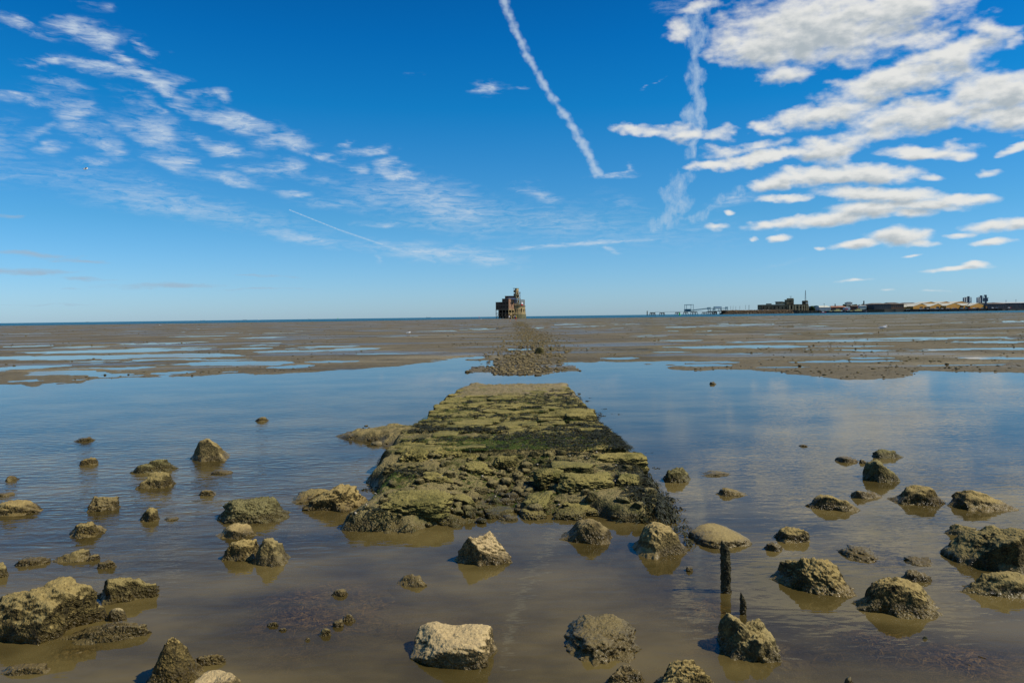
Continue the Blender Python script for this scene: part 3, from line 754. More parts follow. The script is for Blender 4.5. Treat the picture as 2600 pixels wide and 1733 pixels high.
place_stone('boulder', 1288, 1478, 1421, 1530, 'broad flat-topped muddy disk of rock, bottom centre right', M_STONE_MUD, 1.0, e=3.4, cuts=1, prof=[.85, 1, 1, 1, .85], n=6, seed=55, rough=.11, ff=.30, flat=True)
place_stone('rock', 1390, 1482, 1525, 1580, 'low weedy lump at the bottom edge left of a bigger boulder', M_STONE_MUD, .8, n=5, seed=56, rough=.16)
place_stone('boulder', 1470, 1672, 1508, 1625, 'tan boulder cut off by the bottom edge, right of centre', M_STONE, .7, prof=[.6, .75, .95, 1, .9], n=6, seed=57, rough=.12)
place_stone('rock', 910, 984, 1319, 1350, 'small peaked brown rock left of the grooved boulder', M_STONE_MUD, .6, prof=[.3, .8, .9, 1, .5], n=4, seed=58, rough=.16)
for i, (a, b, c, d, l) in enumerate([(735, 760, 1440, 1463, 'reddish wet pebble at the left end of the pebble row'), (764, 790, 1420, 1442, 'glossy wet stone in the middle of the pebble row'),
        (786, 818, 1408, 1430, 'brown stone at the upper end of the pebble row'), (613, 642, 1426, 1440, 'pale pebble on the left of the submerged weed'),
        (640, 660, 1441, 1450, 'reddish pebble low on the submerged weed'), (700, 712, 1465, 1472, 'tiny dark round pebble below the pebble row'), (760, 800, 1352, 1372, 'low orange-brown stone at the top of the submerged weed')]):
    place_stone('pebble', a, b, c, d, l, M_STONE_MUD if i % 2 else M_STONE, .8, n=3, seed=70 + i)
# right
place_stone('boulder', 1646, 1798, 1405, 1526, 'heart-shaped boulder with two humps, lower right', M_STONE_SMOOTH, .75, e=2.5, cuts=5, prof=[.70, 1.0, .82, .97, .62], n=6, seed=80, rough=.10, fine=.035)
place_stone('boulder', 1772, 1955, 1270, 1374, 'large round-shouldered boulder right of the upright post', M_STONE, .70, e=2.9, cuts=6, prof=[.80, .98, 1.0, .95, .55], n=6, seed=81, rough=.10, fine=.035)
place_stone('rock', 1758, 1800, 1267, 1292, 'low brown tail behind the left side of the round-shouldered boulder', M_STONE_MUD, .7, n=4, seed=82, back=.2)
place_stone('boulder', 1957, 2170, 1322, 1424, 'broad dark barnacled rock with sloping shoulders, lower right', M_STONE, .62, e=2.3, cuts=7, prof=[.35, .85, 1.0, .8, .55], n=6, seed=83, rough=.11, fine=.04)
place_stone('rock', 2070, 2142, 1307, 1338, 'smooth wet stone behind the broad dark rock', M_STONE_MUD, .7, n=4, seed=84)
place_stone('boulder', 2186, 2400, 1199, 1325, 'huge boulder at the right edge with a black shaded front', M_STONE, .70, e=3.2, cuts=6, prof=[.85, 1.0, .97, .85, .75], n=6, seed=85, rough=.10)
place_stone('boulder', 2192, 2400, 1304, 1376, 'low slab under the front of the huge right-hand boulder', M_STONE, .45, e=2.8, prof=[.75, 1, 1, .9, .7], n=5, seed=86)
place_stone('rock', 2168, 2240, 1200, 1234, 'brown rock peeping out left of the huge right-hand boulder', M_STONE, .7, n=4, seed=87)
place_stone('boulder', 2174, 2332, 1120, 1178, 'dark wedge rock peaking at its left end, far right', M_STONE, .6, e=2.5, cuts=8, prof=[.9, 1.0, .75, .55, .3], n=5, seed=88, rough=.13)
place_stone('boulder', 2046, 2170, 1110, 1164, 'two-humped dark rock peaking right of its middle', M_STONE, .65, prof=[.7, .75, .85, 1, .5], n=5, seed=89, rough=.13)
place_stone('boulder', 1852, 1966, 1133, 1177, 'oval rough rock left of the two-humped dark rock', M_STONE, .65, prof=[.6, 1, .95, .9, .6], n=5, seed=90, rough=.12)
place_stone('rock', 1955, 2028, 1121, 1146, 'thin pale stone with a raised left tip', M_STONE_SMOOTH, .5, prof=[1, .7, .45, .4, .3], n=4, seed=91, flat=True)
place_stone('boulder', 1985, 2062, 1053, 1108, 'round mossy boulder in the right channel', GW, .85, e=2.4, cuts=5, n=5, seed=92, rough=.08)
place_stone('rock', 2000, 2072, 1029, 1054, 'dark weedy rock above the round mossy boulder', GW, .6, n=4, seed=93, rough=.15)
place_stone('rock', 1922, 1974, 1047, 1063, 'low brown stone left of the round mossy boulder', M_STONE_MUD, .6, n=4, seed=94, ff=.22)
place_stone('pebble', 1973, 1990, 1054, 1065, 'pebble between the low brown stone and the mossy boulder', M_STONE_MUD, .8, n=3, seed=95, ff=.22)
place_stone('rock', 1780, 1869, 1206, 1248, 'wedge of rough rock above the large round-shouldered boulder', M_STONE, .75, prof=[.5, .9, 1, .95, .6], n=5, seed=96, rough=.14)
place_stone('rock', 1936, 2020, 1256, 1294, 'nearly drowned muddy rock between two bigger ones at right', M_STONE_MUD, .9, n=5, seed=97, flat=True, rough=.2)
place_stone('rock', 2078, 2142, 1277, 1302, 'nearly drowned rock left of the huge right-hand boulder', M_STONE_MUD, .8, n=4, seed=98, flat=True, rough=.2)
place_stone('boulder', 1521, 1589, 1071, 1110, 'black weed-covered rock right of the causeway', GW, .8, n=5, seed=99, rough=.12)
place_stone('rock', 1606, 1679, 1081, 1094, 'long flat silty bar right of the weed-covered rock', M_SANDY, .5, n=4, seed=100, flat=True)
place_stone('rock', 1643, 1716, 1117, 1140, 'low brown rock humped at its left end', M_STONE, .55, prof=[.7, 1, .7, .6, .5], n=4, seed=101, ff=.40)
place_stone('pebble', 1354, 1373, 955, 967, 'small weedy stone beside the far right edge of the causeway', GW, .8, n=3, seed=102, ff=.22)
place_stone('pebble', 2118, 2131, 1460, 1469, 'single black pebble in the lower right shallows', M_WRACK, .8, n=3, seed=103)
place_stone('pebble', 1630, 1646, 876, 883, 'small dark lump in the calm far right channel', M_STONE_MUD, .8, n=3, seed=104, ff=.22)
place_stone('rock', 1224, 1252, 795, 815, 'dark rock standing on the rubble track', GW, .9, n=4, seed=105, ff=.22)
place_stone('pebble', 1262, 1273, 797, 806, 'smaller dark stone right of the dark rock on the track', GW, .9, n=3, seed=106, ff=.22)
place_stone('pebble', 1940, 1962, 1552, 1580, 'small weedy stump of rock at the bottom edge, lower right', M_STONE_MUD, .6, n=3, seed=107)
place_stone('pebble', 1835, 1855, 1020, 1026, 'tiny brown stone in the middle of the cloud reflection', M_STONE_MUD, .6, n=3, seed=108, ff=.22)
place_stone('pebble', 1575, 1592, 1300, 1314, 'small stone in the reflection of the smooth round-topped boulder', M_STONE_MUD, .8, n=3, seed=109)

# ------------------------------------------------------------------ the barnacled posts
def make_post(x0, x1, yt, yb, label, seed, lean=(0, 0)):
    G = gd((x0 + x1) / 2, yb); a = gd(x0, yb); b = gd(x1, yb); w = abs(b.x - a.x)
    d = ray((x0 + x1) / 2 * K, yt * K); zt = CAM_H + d.z / d.y * G.y
    nr, nc = 60, 28
    tt, th = np.meshgrid(np.linspace(0, 1, nr), np.linspace(0, 2 * math.pi, nc, endpoint=False), indexing='ij')
    tt, th = tt.ravel(), th.ravel()
    q = np.stack([np.cos(th), np.sin(th), tt * (zt + .25) / w * 2], 1)
    rr = w / 2 * (.86 + .25 * fbm(q * 1.6 + seed, 4, seed, .6) + .10 * fbm(q * 5 + seed, 3, seed + 1))
    rr *= 1 - .22 * sstep(.93, 1.0, tt)
    zz_ = -.25 + tt * (zt + .25) - .02 * sstep(.9, 1, tt) * np.cos(th)
    V = np.stack([rr * np.cos(th) * .9 + lean[0] * tt, rr * np.sin(th) + lean[1] * tt, zz_], 1)
    V = np.vstack([V, [[lean[0], lean[1], zt + .004]]])
    F = []
    for i in range(nr - 1):
        for j in range(nc):
            F.append((i * nc + j, i * nc + (j + 1) % nc, (i + 1) * nc + (j + 1) % nc, (i + 1) * nc + j))
    top = (nr - 1) * nc
    for j in range(nc): F.append((top + j, top + (j + 1) % nc, nr * nc))
    o = mesh_np('wooden_post', V, F, mat_post)
    o.location = (G.x - lean[0], G.y + w / 2, 0)
    return tagit(o, label, 'post')
mat_post = mat_stone('barnacled_wood', light=(.22, .18, .09), mid=(.12, .10, .05), dark=(.035, .03, .014), silt=.6, green=.2)
make_post(1655, 1683, 1252, 1363, 'tall upright barnacled post standing in the water', 5, (-.012, 0))
make_post(1700, 1718, 1371, 1412, 'short tapered stump right below the tall post', 9, (-.006, 0))

# ================================================================== THE CAUSEWAY
ROOT = link(bpy.data.objects.new('stone_causeway', None))
ROOT.location = (0, 5, 0)
tagit(ROOT, 'ruined causeway of mossy stone blocks leading out to the tower', 'causeway')
def child(o, loc=None):
    o.parent = ROOT
    if loc is not None: o.location = Vector(loc) - ROOT.location
    return o
def left_edge(y):  return np.interp(y, [5.2, 5.8, 6.4, 7.4, 8.4, 10.4, 13, 16.6], [-1.08, -1.12, -1.02, -1.16, -1.16, -1.08, -1.05, -.98])
def right_edge(y): return np.interp(y, [5.2, 5.9, 7.0, 8.6, 10.2, 13, 16.6], [.98, 1.08, 1.10, 1.02, 1.02, 1.06, 1.12])
def top_z(x, y):
    z = np.interp(y, [5, 6, 7, 8, 10, 12.5, 14.5, 17], [.17, .19, .225, .235, .215, .15, .085, .03])
    return z + .02 * np.cos(x * 1.2)
def bed_h(x, y):
    l, r = left_edge(y), right_edge(y)
    ins = np.minimum(x - l, r - x)
    body = sstep(-.20, .10, ins + fbm2(x, y, 1.6, 4, 51, .6) * .13)
    z = top_z(x, y) - .040 + sstep(11.5, 13.8, y) * .030
    # collapsed front: a hollow in the middle, open to the water
    hollow = np.exp(-((x - .02 + .10 * (6.5 - y)) / .42) ** 2) * sstep(7.6, 6.3, y)
    z = z - hollow * .12
    z = z - sstep(7.3, 6.6, y) * .055
    z = z + fbm2(x, y, 1.8, 4, 52, .6) * .022 + np.abs(fbm2(x, y, 7.0, 4, 53, .65)) * .030
    front = 5.42 + .10 * np.sin(x * 5) + .12 * sstep(.0, .5, x) - .20 * sstep(-.35, -.75, x) - .04
    fr = sstep(front - .12, front + .22, y + fbm2(x, y, 2.5, 3, 54) * .10)
    back = 1 - sstep(16.3, 17.0, y + fbm2(x, y, 1.0, 2, 55) * .3)
    return -.14 + (z + .14) * body * fr * back
def build_bed():
    ys = np.concatenate([np.arange(4.9, 9, .022), np.arange(9, 17.4, .05)]); xs = np.linspace(-1.55, 1.55, 190)
    Y, X = np.meshgrid(ys, xs, indexing='ij'); x, y = X.ravel(), Y.ravel()
    z = bed_h(x, y)
    o = mesh_np('rubble_bed', np.stack([x, y - 5, z], 1), grid_faces(len(ys), len(xs)), M_BED)
    o.parent = ROOT
    o.data.materials.append(M_SANDY)
    yc = np.repeat((ys[:-1] + ys[1:]) / 2, len(xs) - 1)
    xc_ = np.tile((xs[:-1] + xs[1:]) / 2, len(ys) - 1)
    mi = ((yc + fbm2(xc_, yc, 1.3, 3, 57) * 1.0) > 13.0).astype(np.int32)
    o.data.polygons.foreach_set('material_index', mi)
build_bed()
BLOCK_MESH = []
for k in range(14):
    P, F = stone_unit(5, 300 + k, e=11.0, cuts=4, cutd=(1.0, 1.35), rough=.075, fine=.022)
    P /= np.abs(P).max(0)
    me_o = mesh_np('stone_block', P, F, M_BLOCK); me = me_o.data
    bpy.data.objects.remove(me_o); BLOCK_MESH.append(me)
rs = np.random.RandomState(4)
def block(x, y, z, w, d, h, rz=0, rx=0, ry=0, k=None, mat=None):
    me = BLOCK_MESH[rs.randint(14) if k is None else k]
    o = link(bpy.data.objects.new('stone_block', me))
    o.scale = (w / 2, d / 2, h / 2); o.rotation_euler = (R(rx), R(ry), R(rz))
    child(o, (x, y, z - h / 2))
    return o
# courses from the sound part towards the sea
y = 7.15
row = 0
while y < 15.4:
    d = rs.uniform(.23, .31) * (1.0 if y < 11 else 1.2)
    l, r = float(left_edge(y)), float(right_edge(y))
    l += rs.normal(0, .05); r += rs.normal(0, .04); x = l
    sunk = max(0, (y - 11.8) / 3.0)
    while x < r - .12:
        w = rs.uniform(.27, .52)
        if x + w > r - .18: w = r - x + rs.uniform(-.02, .03)
        cx = x + w / 2
        skip = (y < 7.9 and -.25 < cx < .35) or rs.rand() < .04
        if not skip:
            zt = float(top_z(np.array([cx]), np.array([y]))[0]) + rs.normal(0, .008) - sunk * .016 * rs.rand()
            if cx > .45 and 8.9 < y < 10.0: zt += .045
            edge = (x < l + .1) or (x + w > r - .1)
            block(cx, y + d / 2, zt, w - .004, d - .004, .26 if edge else .16, rs.normal(0, 1.6), rs.normal(0, 1.3), rs.normal(0, 1.3))
        x += w
    y += d; row += 1
# the bigger displaced blocks of the broken front, located in the photograph (px centre of the top, size in metres)
def fblock(px0, px1, pyt, pyb, zt, h, dy, **kw):
    a = gd(px0, pyb, zt); b = gd(px1, pyb, zt)
    w = b.x - a.x
    return block((a.x + b.x) / 2, (a.y) + dy / 2, zt, w, dy, h, **kw)
FB = [
 (905, 985, 1012, 1040, .262, .30, .5, dict(rz=3, rx=1)), (985, 1065, 1014, 1036, .255, .28, .45, dict(rz=-2)), (1250, 1300, 940, 950, .27, .2, .34, dict(rz=2)), (1300, 1354, 938, 948, .275, .22, .36, dict(rz=-2)),
 (1060, 1130, 1060, 1070, .18, .16, .3, dict(rz=12, rx=6)), (1130, 1190, 1045, 1055, .2, .14, .3, dict(rz=-8)),
 (858, 1036, 1120, 1150, .185, .23, .42, dict(rz=-2, rx=5)), (905, 1010, 1030, 1045, .235, .30, .45, dict(rz=3, rx=2)), (900, 1000, 1005, 1022, .24, .22, .35, dict(rz=4)),
 (1003, 1118, 1035, 1042, .225, .22, .35, dict(rz=-5, rx=3)), (960, 1042, 1080, 1096, .165, .16, .35, dict(rz=6, ry=5)),
 (1275, 1425, 1090, 1100, .20, .20, .34, dict(rz=-3, rx=4)), (1225, 1300, 1075, 1086, .19, .16, .3, dict(rz=8)), (1420, 1478, 1085, 1100, .18, .22, .35, dict(rz=-12, ry=8)),
 (1262, 1370, 1062, 1070, .205, .13, .3, dict(rz=2)), (1190, 1280, 1140, 1150, .10, .17, .36, dict(rz=-20, rx=10, ry=-12)), (1290, 1440, 1150, 1165, .07, .16, .32, dict(rz=4, rx=6)),
 (1430, 1500, 1150, 1160, .06, .14, .28, dict(rz=-14)), (1110, 1180, 1160, 1176, .035, .12, .22, dict(rz=10)), (1360, 1500, 1040, 1048, .215, .2, .3, dict(rz=2)),
 (1040, 1080, 1120, 1150, .10, .12, .3, dict(rz=30)), (880, 960, 1150, 1180, .06, .16, .25, dict(rz=14, rx=8)), (960, 1050, 1165, 1185, .05, .14, .25, dict(rz=-8)),
 (1190, 1260, 1165, 1180, .05, .16, .26, dict(rz=7)), (1270, 1350, 1170, 1180, .05, .14, .24, dict(rz=-5)),
]
BIG = []
for k in range(6):
    P, F = stone_unit(6, 400 + k, e=6.0, cuts=5, cutd=(1.0, 1.3), rough=.12, fine=.05)
    P /= np.abs(P).max(0)
    me_o = mesh_np('stone_block', P, F, M_BLOCK); BIG.append(me_o.data); bpy.data.objects.remove(me_o)
for i_, t in enumerate(FB):
    o = fblock(*t[:7], **t[7])
    if t[5] >= .14: o.data = BIG[i_ % 6]
# rubble in and around the broken front
def rubble_mesh(name, pts, sizes, mat, seed, sub=2, parent=None, label=None, cat=None):
    rs_ = np.random.RandomState(seed)
    Vs, Fs, off = [], [], 0
    protos = [stone_unit(sub, seed * 10 + k, 2.6, 6, (.6, .95), .16, .03) for k in range(6)]
    for (x, y_, z), s_ in zip(pts, sizes):
        P, F = protos[rs_.randint(6)]
        a = rs_.uniform(0, 2 * math.pi); c, sn = math.cos(a), math.sin(a)
        Q = P * np.array([s_ * rs_.uniform(.8, 1.3), s_ * rs_.uniform(.7, 1.1), s_ * rs_.uniform(.45, .8)])
        Q = np.stack([Q[:, 0] * c - Q[:, 1] * sn, Q[:, 0] * sn + Q[:, 1] * c, Q[:, 2]], 1) + np.array([x, y_, z])
        Vs.append(Q); Fs.append(F + off); off += len(Q)
    o = mesh_np(name, np.vstack(Vs), np.vstack(Fs), mat)
    o['kind'] = 'stuff'
    if parent: o.parent = parent; o.location = -parent.location
    if label: tagit(o, label, cat)
    return o
n = 360
x = np.where(rs.rand(n) < .6, rs.normal(-.05, .35, n), rs.uniform(-1.1, 1.1, n)); y = 5.25 + rs.rand(n) ** 1.2 * 1.9
z = bed_h(x, y) + .006
rubble_mesh('rubble', list(zip(x, y, z)), .018 + .045 * rs.rand(n) ** 2.2, M_BED, 3, 3, ROOT)
n = 70
x = rs.uniform(-1.15, 1.1, n); y = 5.3 + rs.rand(n) * 2.0; z = bed_h(x, y) + .012
rubble_mesh('shells', list(zip(x, y, z)), .005 + .009 * rs.rand(n), M_SHELL, 6, 1, ROOT)
# silt spit on the left
def build_spit():
    xs = np.linspace(-2.45, -.85, 120); ys = np.linspace(8.3, 10.9, 110)
    Y, X = np.meshgrid(ys, xs, indexing='ij'); x, y = X.ravel(), Y.ravel()
    c = np.interp(x, [-2.4, -1.6, -1.0], [9.72, 9.55, 9.3]); hw = np.interp(x, [-2.38, -2.0, -1.5, -1.0], [.0, .32, .75, 1.0])
    q = 1 - np.abs(y - c) / np.maximum(hw, .01) + fbm2(x, y, 2.5, 3, 61) * .3
    z = -.08 + .20 * sstep(-.4, .7, q) * sstep(-2.42, -1.3, x) ** .5 + np.abs(fbm2(x, y, 6, 4, 62)) * .035 * sstep(-.1, .5, q)
    z = np.where(x > -1.05, z - (x + 1.05) * .3, z)
    o = mesh_np('silt_spit', np.stack([x, y, z], 1), grid_faces(len(ys), len(xs)), M_BED)
    tagit(o, 'pointed silty spit reaching left from the causeway side', 'spit')
    rs2 = np.random.RandomState(3); n = 160
    x = rs2.uniform(-2.0, -1.1, n); y = np.interp(x, [-2.4, -1.6, -1.0], [9.72, 9.55, 9.3]) + rs2.normal(0, .25, n)
    r_ = rubble_mesh('gravel', list(zip(x, y, np.full(n, .035))), .012 + .028 * rs2.rand(n) ** 2, M_STONE_MUD, 8, 2, None)
    r_.parent = o
build_spit()

# ------------------------------------------------------------------ seaweed: bent ribbons, many to a mass
def ribbons(name, P0, dirs, L, Wd, droop, mat, seed, seg=3, parent=None):
    n = len(P0); rs_ = np.random.RandomState(seed)
    t = np.linspace(0, 1, seg + 1)
    side = np.stack([-dirs[:, 1], dirs[:, 0], rs_.normal(0, .35, n)], 1); side /= np.linalg.norm(side, axis=1)[:, None]
    wob = rs_.normal(0, .35, (n, seg + 1)).cumsum(1)
    V = np.zeros((n, seg + 1, 2, 3))
    for k in range(seg + 1):
        c = P0 + dirs * (L * t[k])[:, None] + side * (wob[:, k] * L * .18)[:, None]
        c[:, 2] -= droop * t[k] ** 2 * L
        w = Wd * (1 - .55 * t[k]) * .5
        V[:, k, 0] = c - side * w[:, None]; V[:, k, 1] = c + side * w[:, None]
    idx = np.arange(n * (seg + 1) * 2).reshape(n, seg + 1, 2)
    F = np.stack([idx[:, :-1, 0], idx[:, :-1, 1], idx[:, 1:, 1], idx[:, 1:, 0]], -1).reshape(-1, 4)
    o = mesh_np(name, V.reshape(-1, 3), F, mat)
    o['kind'] = 'stuff'
    if parent: o.parent = parent; o.location = -parent.location
    return o
def surf(x, y):
    b = bed_h(x, y); t = top_z(x, y) - .005
    ins = (x > left_edge(y) + .02) & (x < right_edge(y) - .02) & (y > 7.1) & (y < 13)
    return np.where(ins, np.maximum(b, t), b)
def scatter(n, patches, seed):
    rs_ = np.random.RandomState(seed); xs, ys = [], []
    tot = sum(p[4] for p in patches)
    for (cx, cy, sx_, sy_, wgt) in patches:
        k = int(n * wgt / tot); 
        m = max(1, int(k / 14))                       # tufts
        tx, ty = cx + rs_.normal(0, sx_, m), cy + rs_.normal(0, sy_, m)
        i = rs_.randint(0, m, k)
        xs.append(tx[i] + rs_.normal(0, .022, k)); ys.append(ty[i] + rs_.normal(0, .022, k))
    return np.concatenate(xs), np.concatenate(ys)
def wrack():
    P = [(.98, 6.1, .10, .5, 2.4), (1.05, 7.2, .08, .6, 2.4), (1.0, 8.2, .07, .5, 1.4), (.75, 7.7, .22, .35, 1.6), (.6, 8.4, .3, .25, .8), (.95, 9.0, .12, .35, .8),
         (.35, 9.3, .2, .12, .6), (.75, 11.5, .3, .5, 1.4), (.9, 13.3, .2, .6, .9), (.3, 12.6, .35, .4, .5), (-.75, 8.5, .25, .10, 1.0), (-.35, 8.35, .2, .08, .5), (-.95, 8.9, .12, .2, .6),
         (-.85, 6.6, .15, .12, .5), (.25, 6.75, .15, .12, .5), (-.6, 7.7, .3, .06, .4), (-.95, 5.4, .10, .08, .25), (1.05, 5.7, .06, .15, 1.0), (-.6, 10.6, .25, .2, .5), (.1, 7.9, .3, .12, .5), (.4, 7.4, .4, .3, 1.6), (-.3, 9.6, .4, .1, .7), (.5, 10.6, .4, .15, .8), (-.2, 11.6, .5, .2, .7)]
    x, y = scatter(21000, P, 5)
    z = surf(x, y) + .006
    off = (x > right_edge(y) - .02) | (x < left_edge(y) + .02)
    z = np.where(off, np.maximum(z, .10 * np.exp(-np.abs(x - np.where(x > 0, right_edge(y), left_edge(y))) / .08)), z)
    rs_ = np.random.RandomState(9); n = len(x)
    a = rs_.uniform(0, 2 * math.pi, n)
    d = np.stack([np.cos(a) + .5 * off * np.sign(x), np.sin(a) - .2, rs_.uniform(.05, .55, n)], 1); d /= np.linalg.norm(d, axis=1)[:, None]
    ribbons('bladder_wrack', np.stack([x, y, z], 1), d, rs_.uniform(.03, .075, n), rs_.uniform(.006, .013, n), .45 + .9 * off, M_WRACK, 9, 3, ROOT)
wrack()
def algae():
    P = [(-.12, 6.7, .28, .35, 3), (.0, 7.4, .3, .25, 2), (-.4, 7.3, .3, .15, .8), (-.95, 6.35, .12, .12, .8), (-1.2, 6.3, .07, .06, .4), (.1, 5.9, .12, .15, .8), (.25, 5.6, .2, .08, .5), (-.5, 7.75, .3, .1, .5),
         (.55, 6.5, .2, .3, .8), (.6, 7.6, .35, .3, 1.0), (.3, 10.5, .5, 1.0, 1.4), (-.4, 12.5, .45, .8, 1.2), (-.8, 10.0, .2, .8, .8), (.7, 9.4, .2, .4, .5), (-.5, 5.7, .25, .05, .4), (-1.25, 9.4, .15, .2, .6), (-.7, 14, .2, .6, .4)]
    x, y = scatter(42000, P, 6)
    z = surf(x, y) + .002
    rs_ = np.random.RandomState(10); n = len(x)
    a = rs_.uniform(0, 2 * math.pi, n)
    d = np.stack([np.cos(a), np.sin(a), rs_.uniform(.1, .9, n)], 1); d /= np.linalg.norm(d, axis=1)[:, None]
    ribbons('green_algae', np.stack([x, y, z], 1), d, rs_.uniform(.012, .034, n), rs_.uniform(.002, .0045, n), .5, M_ALGAE, 10, 2, ROOT)
algae()
def subweed():
    xs, ys = [], []
    rs_ = np.random.RandomState(12)
    for (px, py, rx, ry, k) in [(700, 1400, 95, 60, 5200), (770, 1370, 60, 30, 1200), (640, 1480, 60, 40, 1300), (720, 1335, 50, 12, 500), (980, 1010, 10, 3, 40), (1150, 1395, 25, 8, 260), (1310, 1385, 22, 8, 200),
                                (1620, 1370, 50, 40, 900), (2180, 1500, 140, 50, 2600), (1950, 1440, 60, 20, 400), (2300, 1540, 60, 30, 600), (420, 1390, 40, 10, 160), (1560, 1460, 30, 10, 120), (1640, 1470, 25, 18, 300)]:
        m = max(3, k // 14)
        cx, cy = px + rs_.normal(0, rx * .72, m), np.minimum(py + rs_.normal(0, ry * .72, m), 1640)
        g = np.array([gd(a, b)[:2] for a, b in zip(cx, cy)])
        i = rs_.randint(0, m, k)
        xs.append(g[i, 0] + rs_.normal(0, .028, k)); ys.append(g[i, 1] + rs_.normal(0, .028, k))
    x, y = np.concatenate(xs), np.concatenate(ys); n = len(x)
    z = np.minimum(terrain(x, y) + .006 + rs_.uniform(0, .02, n), -.0025)
    a = rs_.uniform(0, 2 * math.pi, n)
    d = np.stack([np.cos(a), np.sin(a), rs_.uniform(-.05, .06, n)], 1); d /= np.linalg.norm(d, axis=1)[:, None]
    o = ribbons('submerged_seaweed', np.stack([x, y, z], 1), d, rs_.uniform(.03, .09, n), rs_.uniform(.004, .010, n), .12, M_SUBWEED, 13, 3)
    tagit(o, 'dark brown seaweed under the shallow water among the near stones', 'seaweed')
subweed()
def shingle():
    rs_ = np.random.RandomState(44); xs, ys = [], []
    for (px, py, rx, ry, k) in [(700, 1400, 110, 70, 380), (2150, 1480, 200, 60, 420), (1620, 1380, 60, 35, 120), (150, 1500, 90, 25, 140), (1950, 1440, 90, 30, 120), (1150, 1400, 60, 20, 30), (1350, 1540, 120, 15, 80), (560, 1350, 200, 30, 60)]:
        cx, cy = px + rs_.normal(0, rx * .55, k), np.minimum(py + rs_.normal(0, ry * .55, k), 1600)
        g = np.array([gd(a, b)[:2] for a, b in zip(cx, cy)]); xs.append(g[:, 0]); ys.append(g[:, 1])
    x, y = np.concatenate(xs), np.concatenate(ys); s_ = .006 + .016 * rs_.rand(len(x)) ** 2
    o = rubble_mesh('shingle', list(zip(x, y, terrain(x, y) + s_ * .25)), s_, M_STONE_MUD, 45, 2, None)
    tagit(o, 'small pebbles and bits of stone scattered in the near shallows', 'pebbles')
shingle()
# ------------------------------------------------------------------ rubble track over the flats
def track():
    rs_ = np.random.RandomState(21); n = 7500
    y = 19.0 * (190 / 19.0) ** (rs_.rand(n) ** 1.2)
    hw = np.interp(y, [19, 22, 26, 32, 45, 80, 150, 190], [.8, .9, 1.0, 1.2, 1.25, 1.2, 1.2, 1.2])
    x = track_x(y) + rs_.normal(0, .62, n) * hw + np.interp(y, [18, 30, 50], [-.25, 0, .3])
    z = terrain(x, y); keep = z > -.012; x, y, z = x[keep], y[keep], z[keep]
    s_ = np.minimum(.018 + .075 * rs_.rand(len(x)) ** 3.5 + .00035 * y * rs_.rand(len(x)) ** 2, .2)
    o = rubble_mesh('rubble_track', list(zip(x, y, z - s_ * .05)), s_, M_STONE_TRACK, 22, 1, None)
    tagit(o, 'line of loose stones crossing the mudflat towards the tower', 'rubble')
    # tussocks of weed and mussels dotted over the flats, mostly on the right
    n = 9000
    y = 17 * (330 / 17.0) ** rs_.rand(n); x = rs_.uniform(-.68, .72, n) * y
    dens = fbm2(x, y, .35, 4, 71, sy=.10); keep = (dens > .22 - .28 * sstep(-5, 12, x / y * 30)) & (terrain(x, y) > -.004)
    x, y = x[keep], y[keep]
    k = len(x); s_ = .012 + .035 * rs_.rand(k) ** 2 + .0008 * y * rs_.rand(k) ** 3
    o = rubble_mesh('weed_tussocks', list(zip(x, y, terrain(x, y) + s_ * .1)), s_, M_STONE_WEEDY, 24, 1, None)
    tagit(o, 'scattered weedy lumps and mussels dotted over the mudflat', 'seaweed')
M_STONE_TRACK = mat_stone('track_stone', light=(.27, .21, .10), mid=(.14, .11, .048), dark=(.04, .032, .012), green=.25, wet=.03)
track()

# ================================================================== THE OFFSHORE TOWER
def root(name, loc, rz=0.0, label=None, cat=None, group=None):
    o = link(bpy.data.objects.new(name, None)); o.location = loc; o.rotation_euler = (0, 0, rz)
    if label: tagit(o, label, cat, group)
    return o
def boxv(x0, x1, y0, y1, z0, z1):
    V = [(x0, y0, z0), (x1, y0, z0), (x1, y1, z0), (x0, y1, z0), (x0, y0, z1), (x1, y0, z1), (x1, y1, z1), (x0, y1, z1)]
    F = [(0, 3, 2, 1), (4, 5, 6, 7), (0, 1, 5, 4), (1, 2, 6, 5), (2, 3, 7, 6), (3, 0, 4, 7)]
    return V, F
def joined(name, parts, mat, parent=None, smooth=False):
    V, F = [], []
    for v, f in parts:
        o_ = len(V); V += list(v); F += [tuple(i + o_ for i in q) for q in f]
    return mesh_np(name, V, F, mat, smooth, parent)
def box(name, b, mat, parent=None): return joined(name, [boxv(*b)], mat, parent)
def beam(p, q, w):
    """square bar between two points"""
    p, q = Vector(p), Vector(q); d = (q - p).normalized()
    a = d.cross(Vector((0, 0, 1)) if abs(d.z) < .9 else Vector((0, 1, 0))).normalized(); b = d.cross(a)
    V = []
    for c in (p, q):
        for s1, s2 in ((-1, -1), (1, -1), (1, 1), (-1, 1)): V.append(tuple(c + a * s1 * w / 2 + b * s2 * w / 2))
    return V, [(0, 1, 2, 3), (7, 6, 5, 4), (0, 4, 5, 1), (1, 5, 6, 2), (2, 6, 7, 3), (3, 7, 4, 0)]
def lathe(prof, n=40, cx=0, cy=0, a0=0, a1=2 * math.pi):
    V, F = [], []
    full = abs(a1 - a0 - 2 * math.pi) < 1e-6
    m = n if full else n + 1
    for r, z in prof:
        for j in range(m):
            a = a0 + (a1 - a0) * j / n
            V.append((cx + r * math.cos(a), cy + r * math.sin(a), z))
    for i in range(len(prof) - 1):
        for j in range(n):
            k = (j + 1) % m
            F.append((i * m + j, i * m + k, (i + 1) * m + k, (i + 1) * m + j))
    return V, F
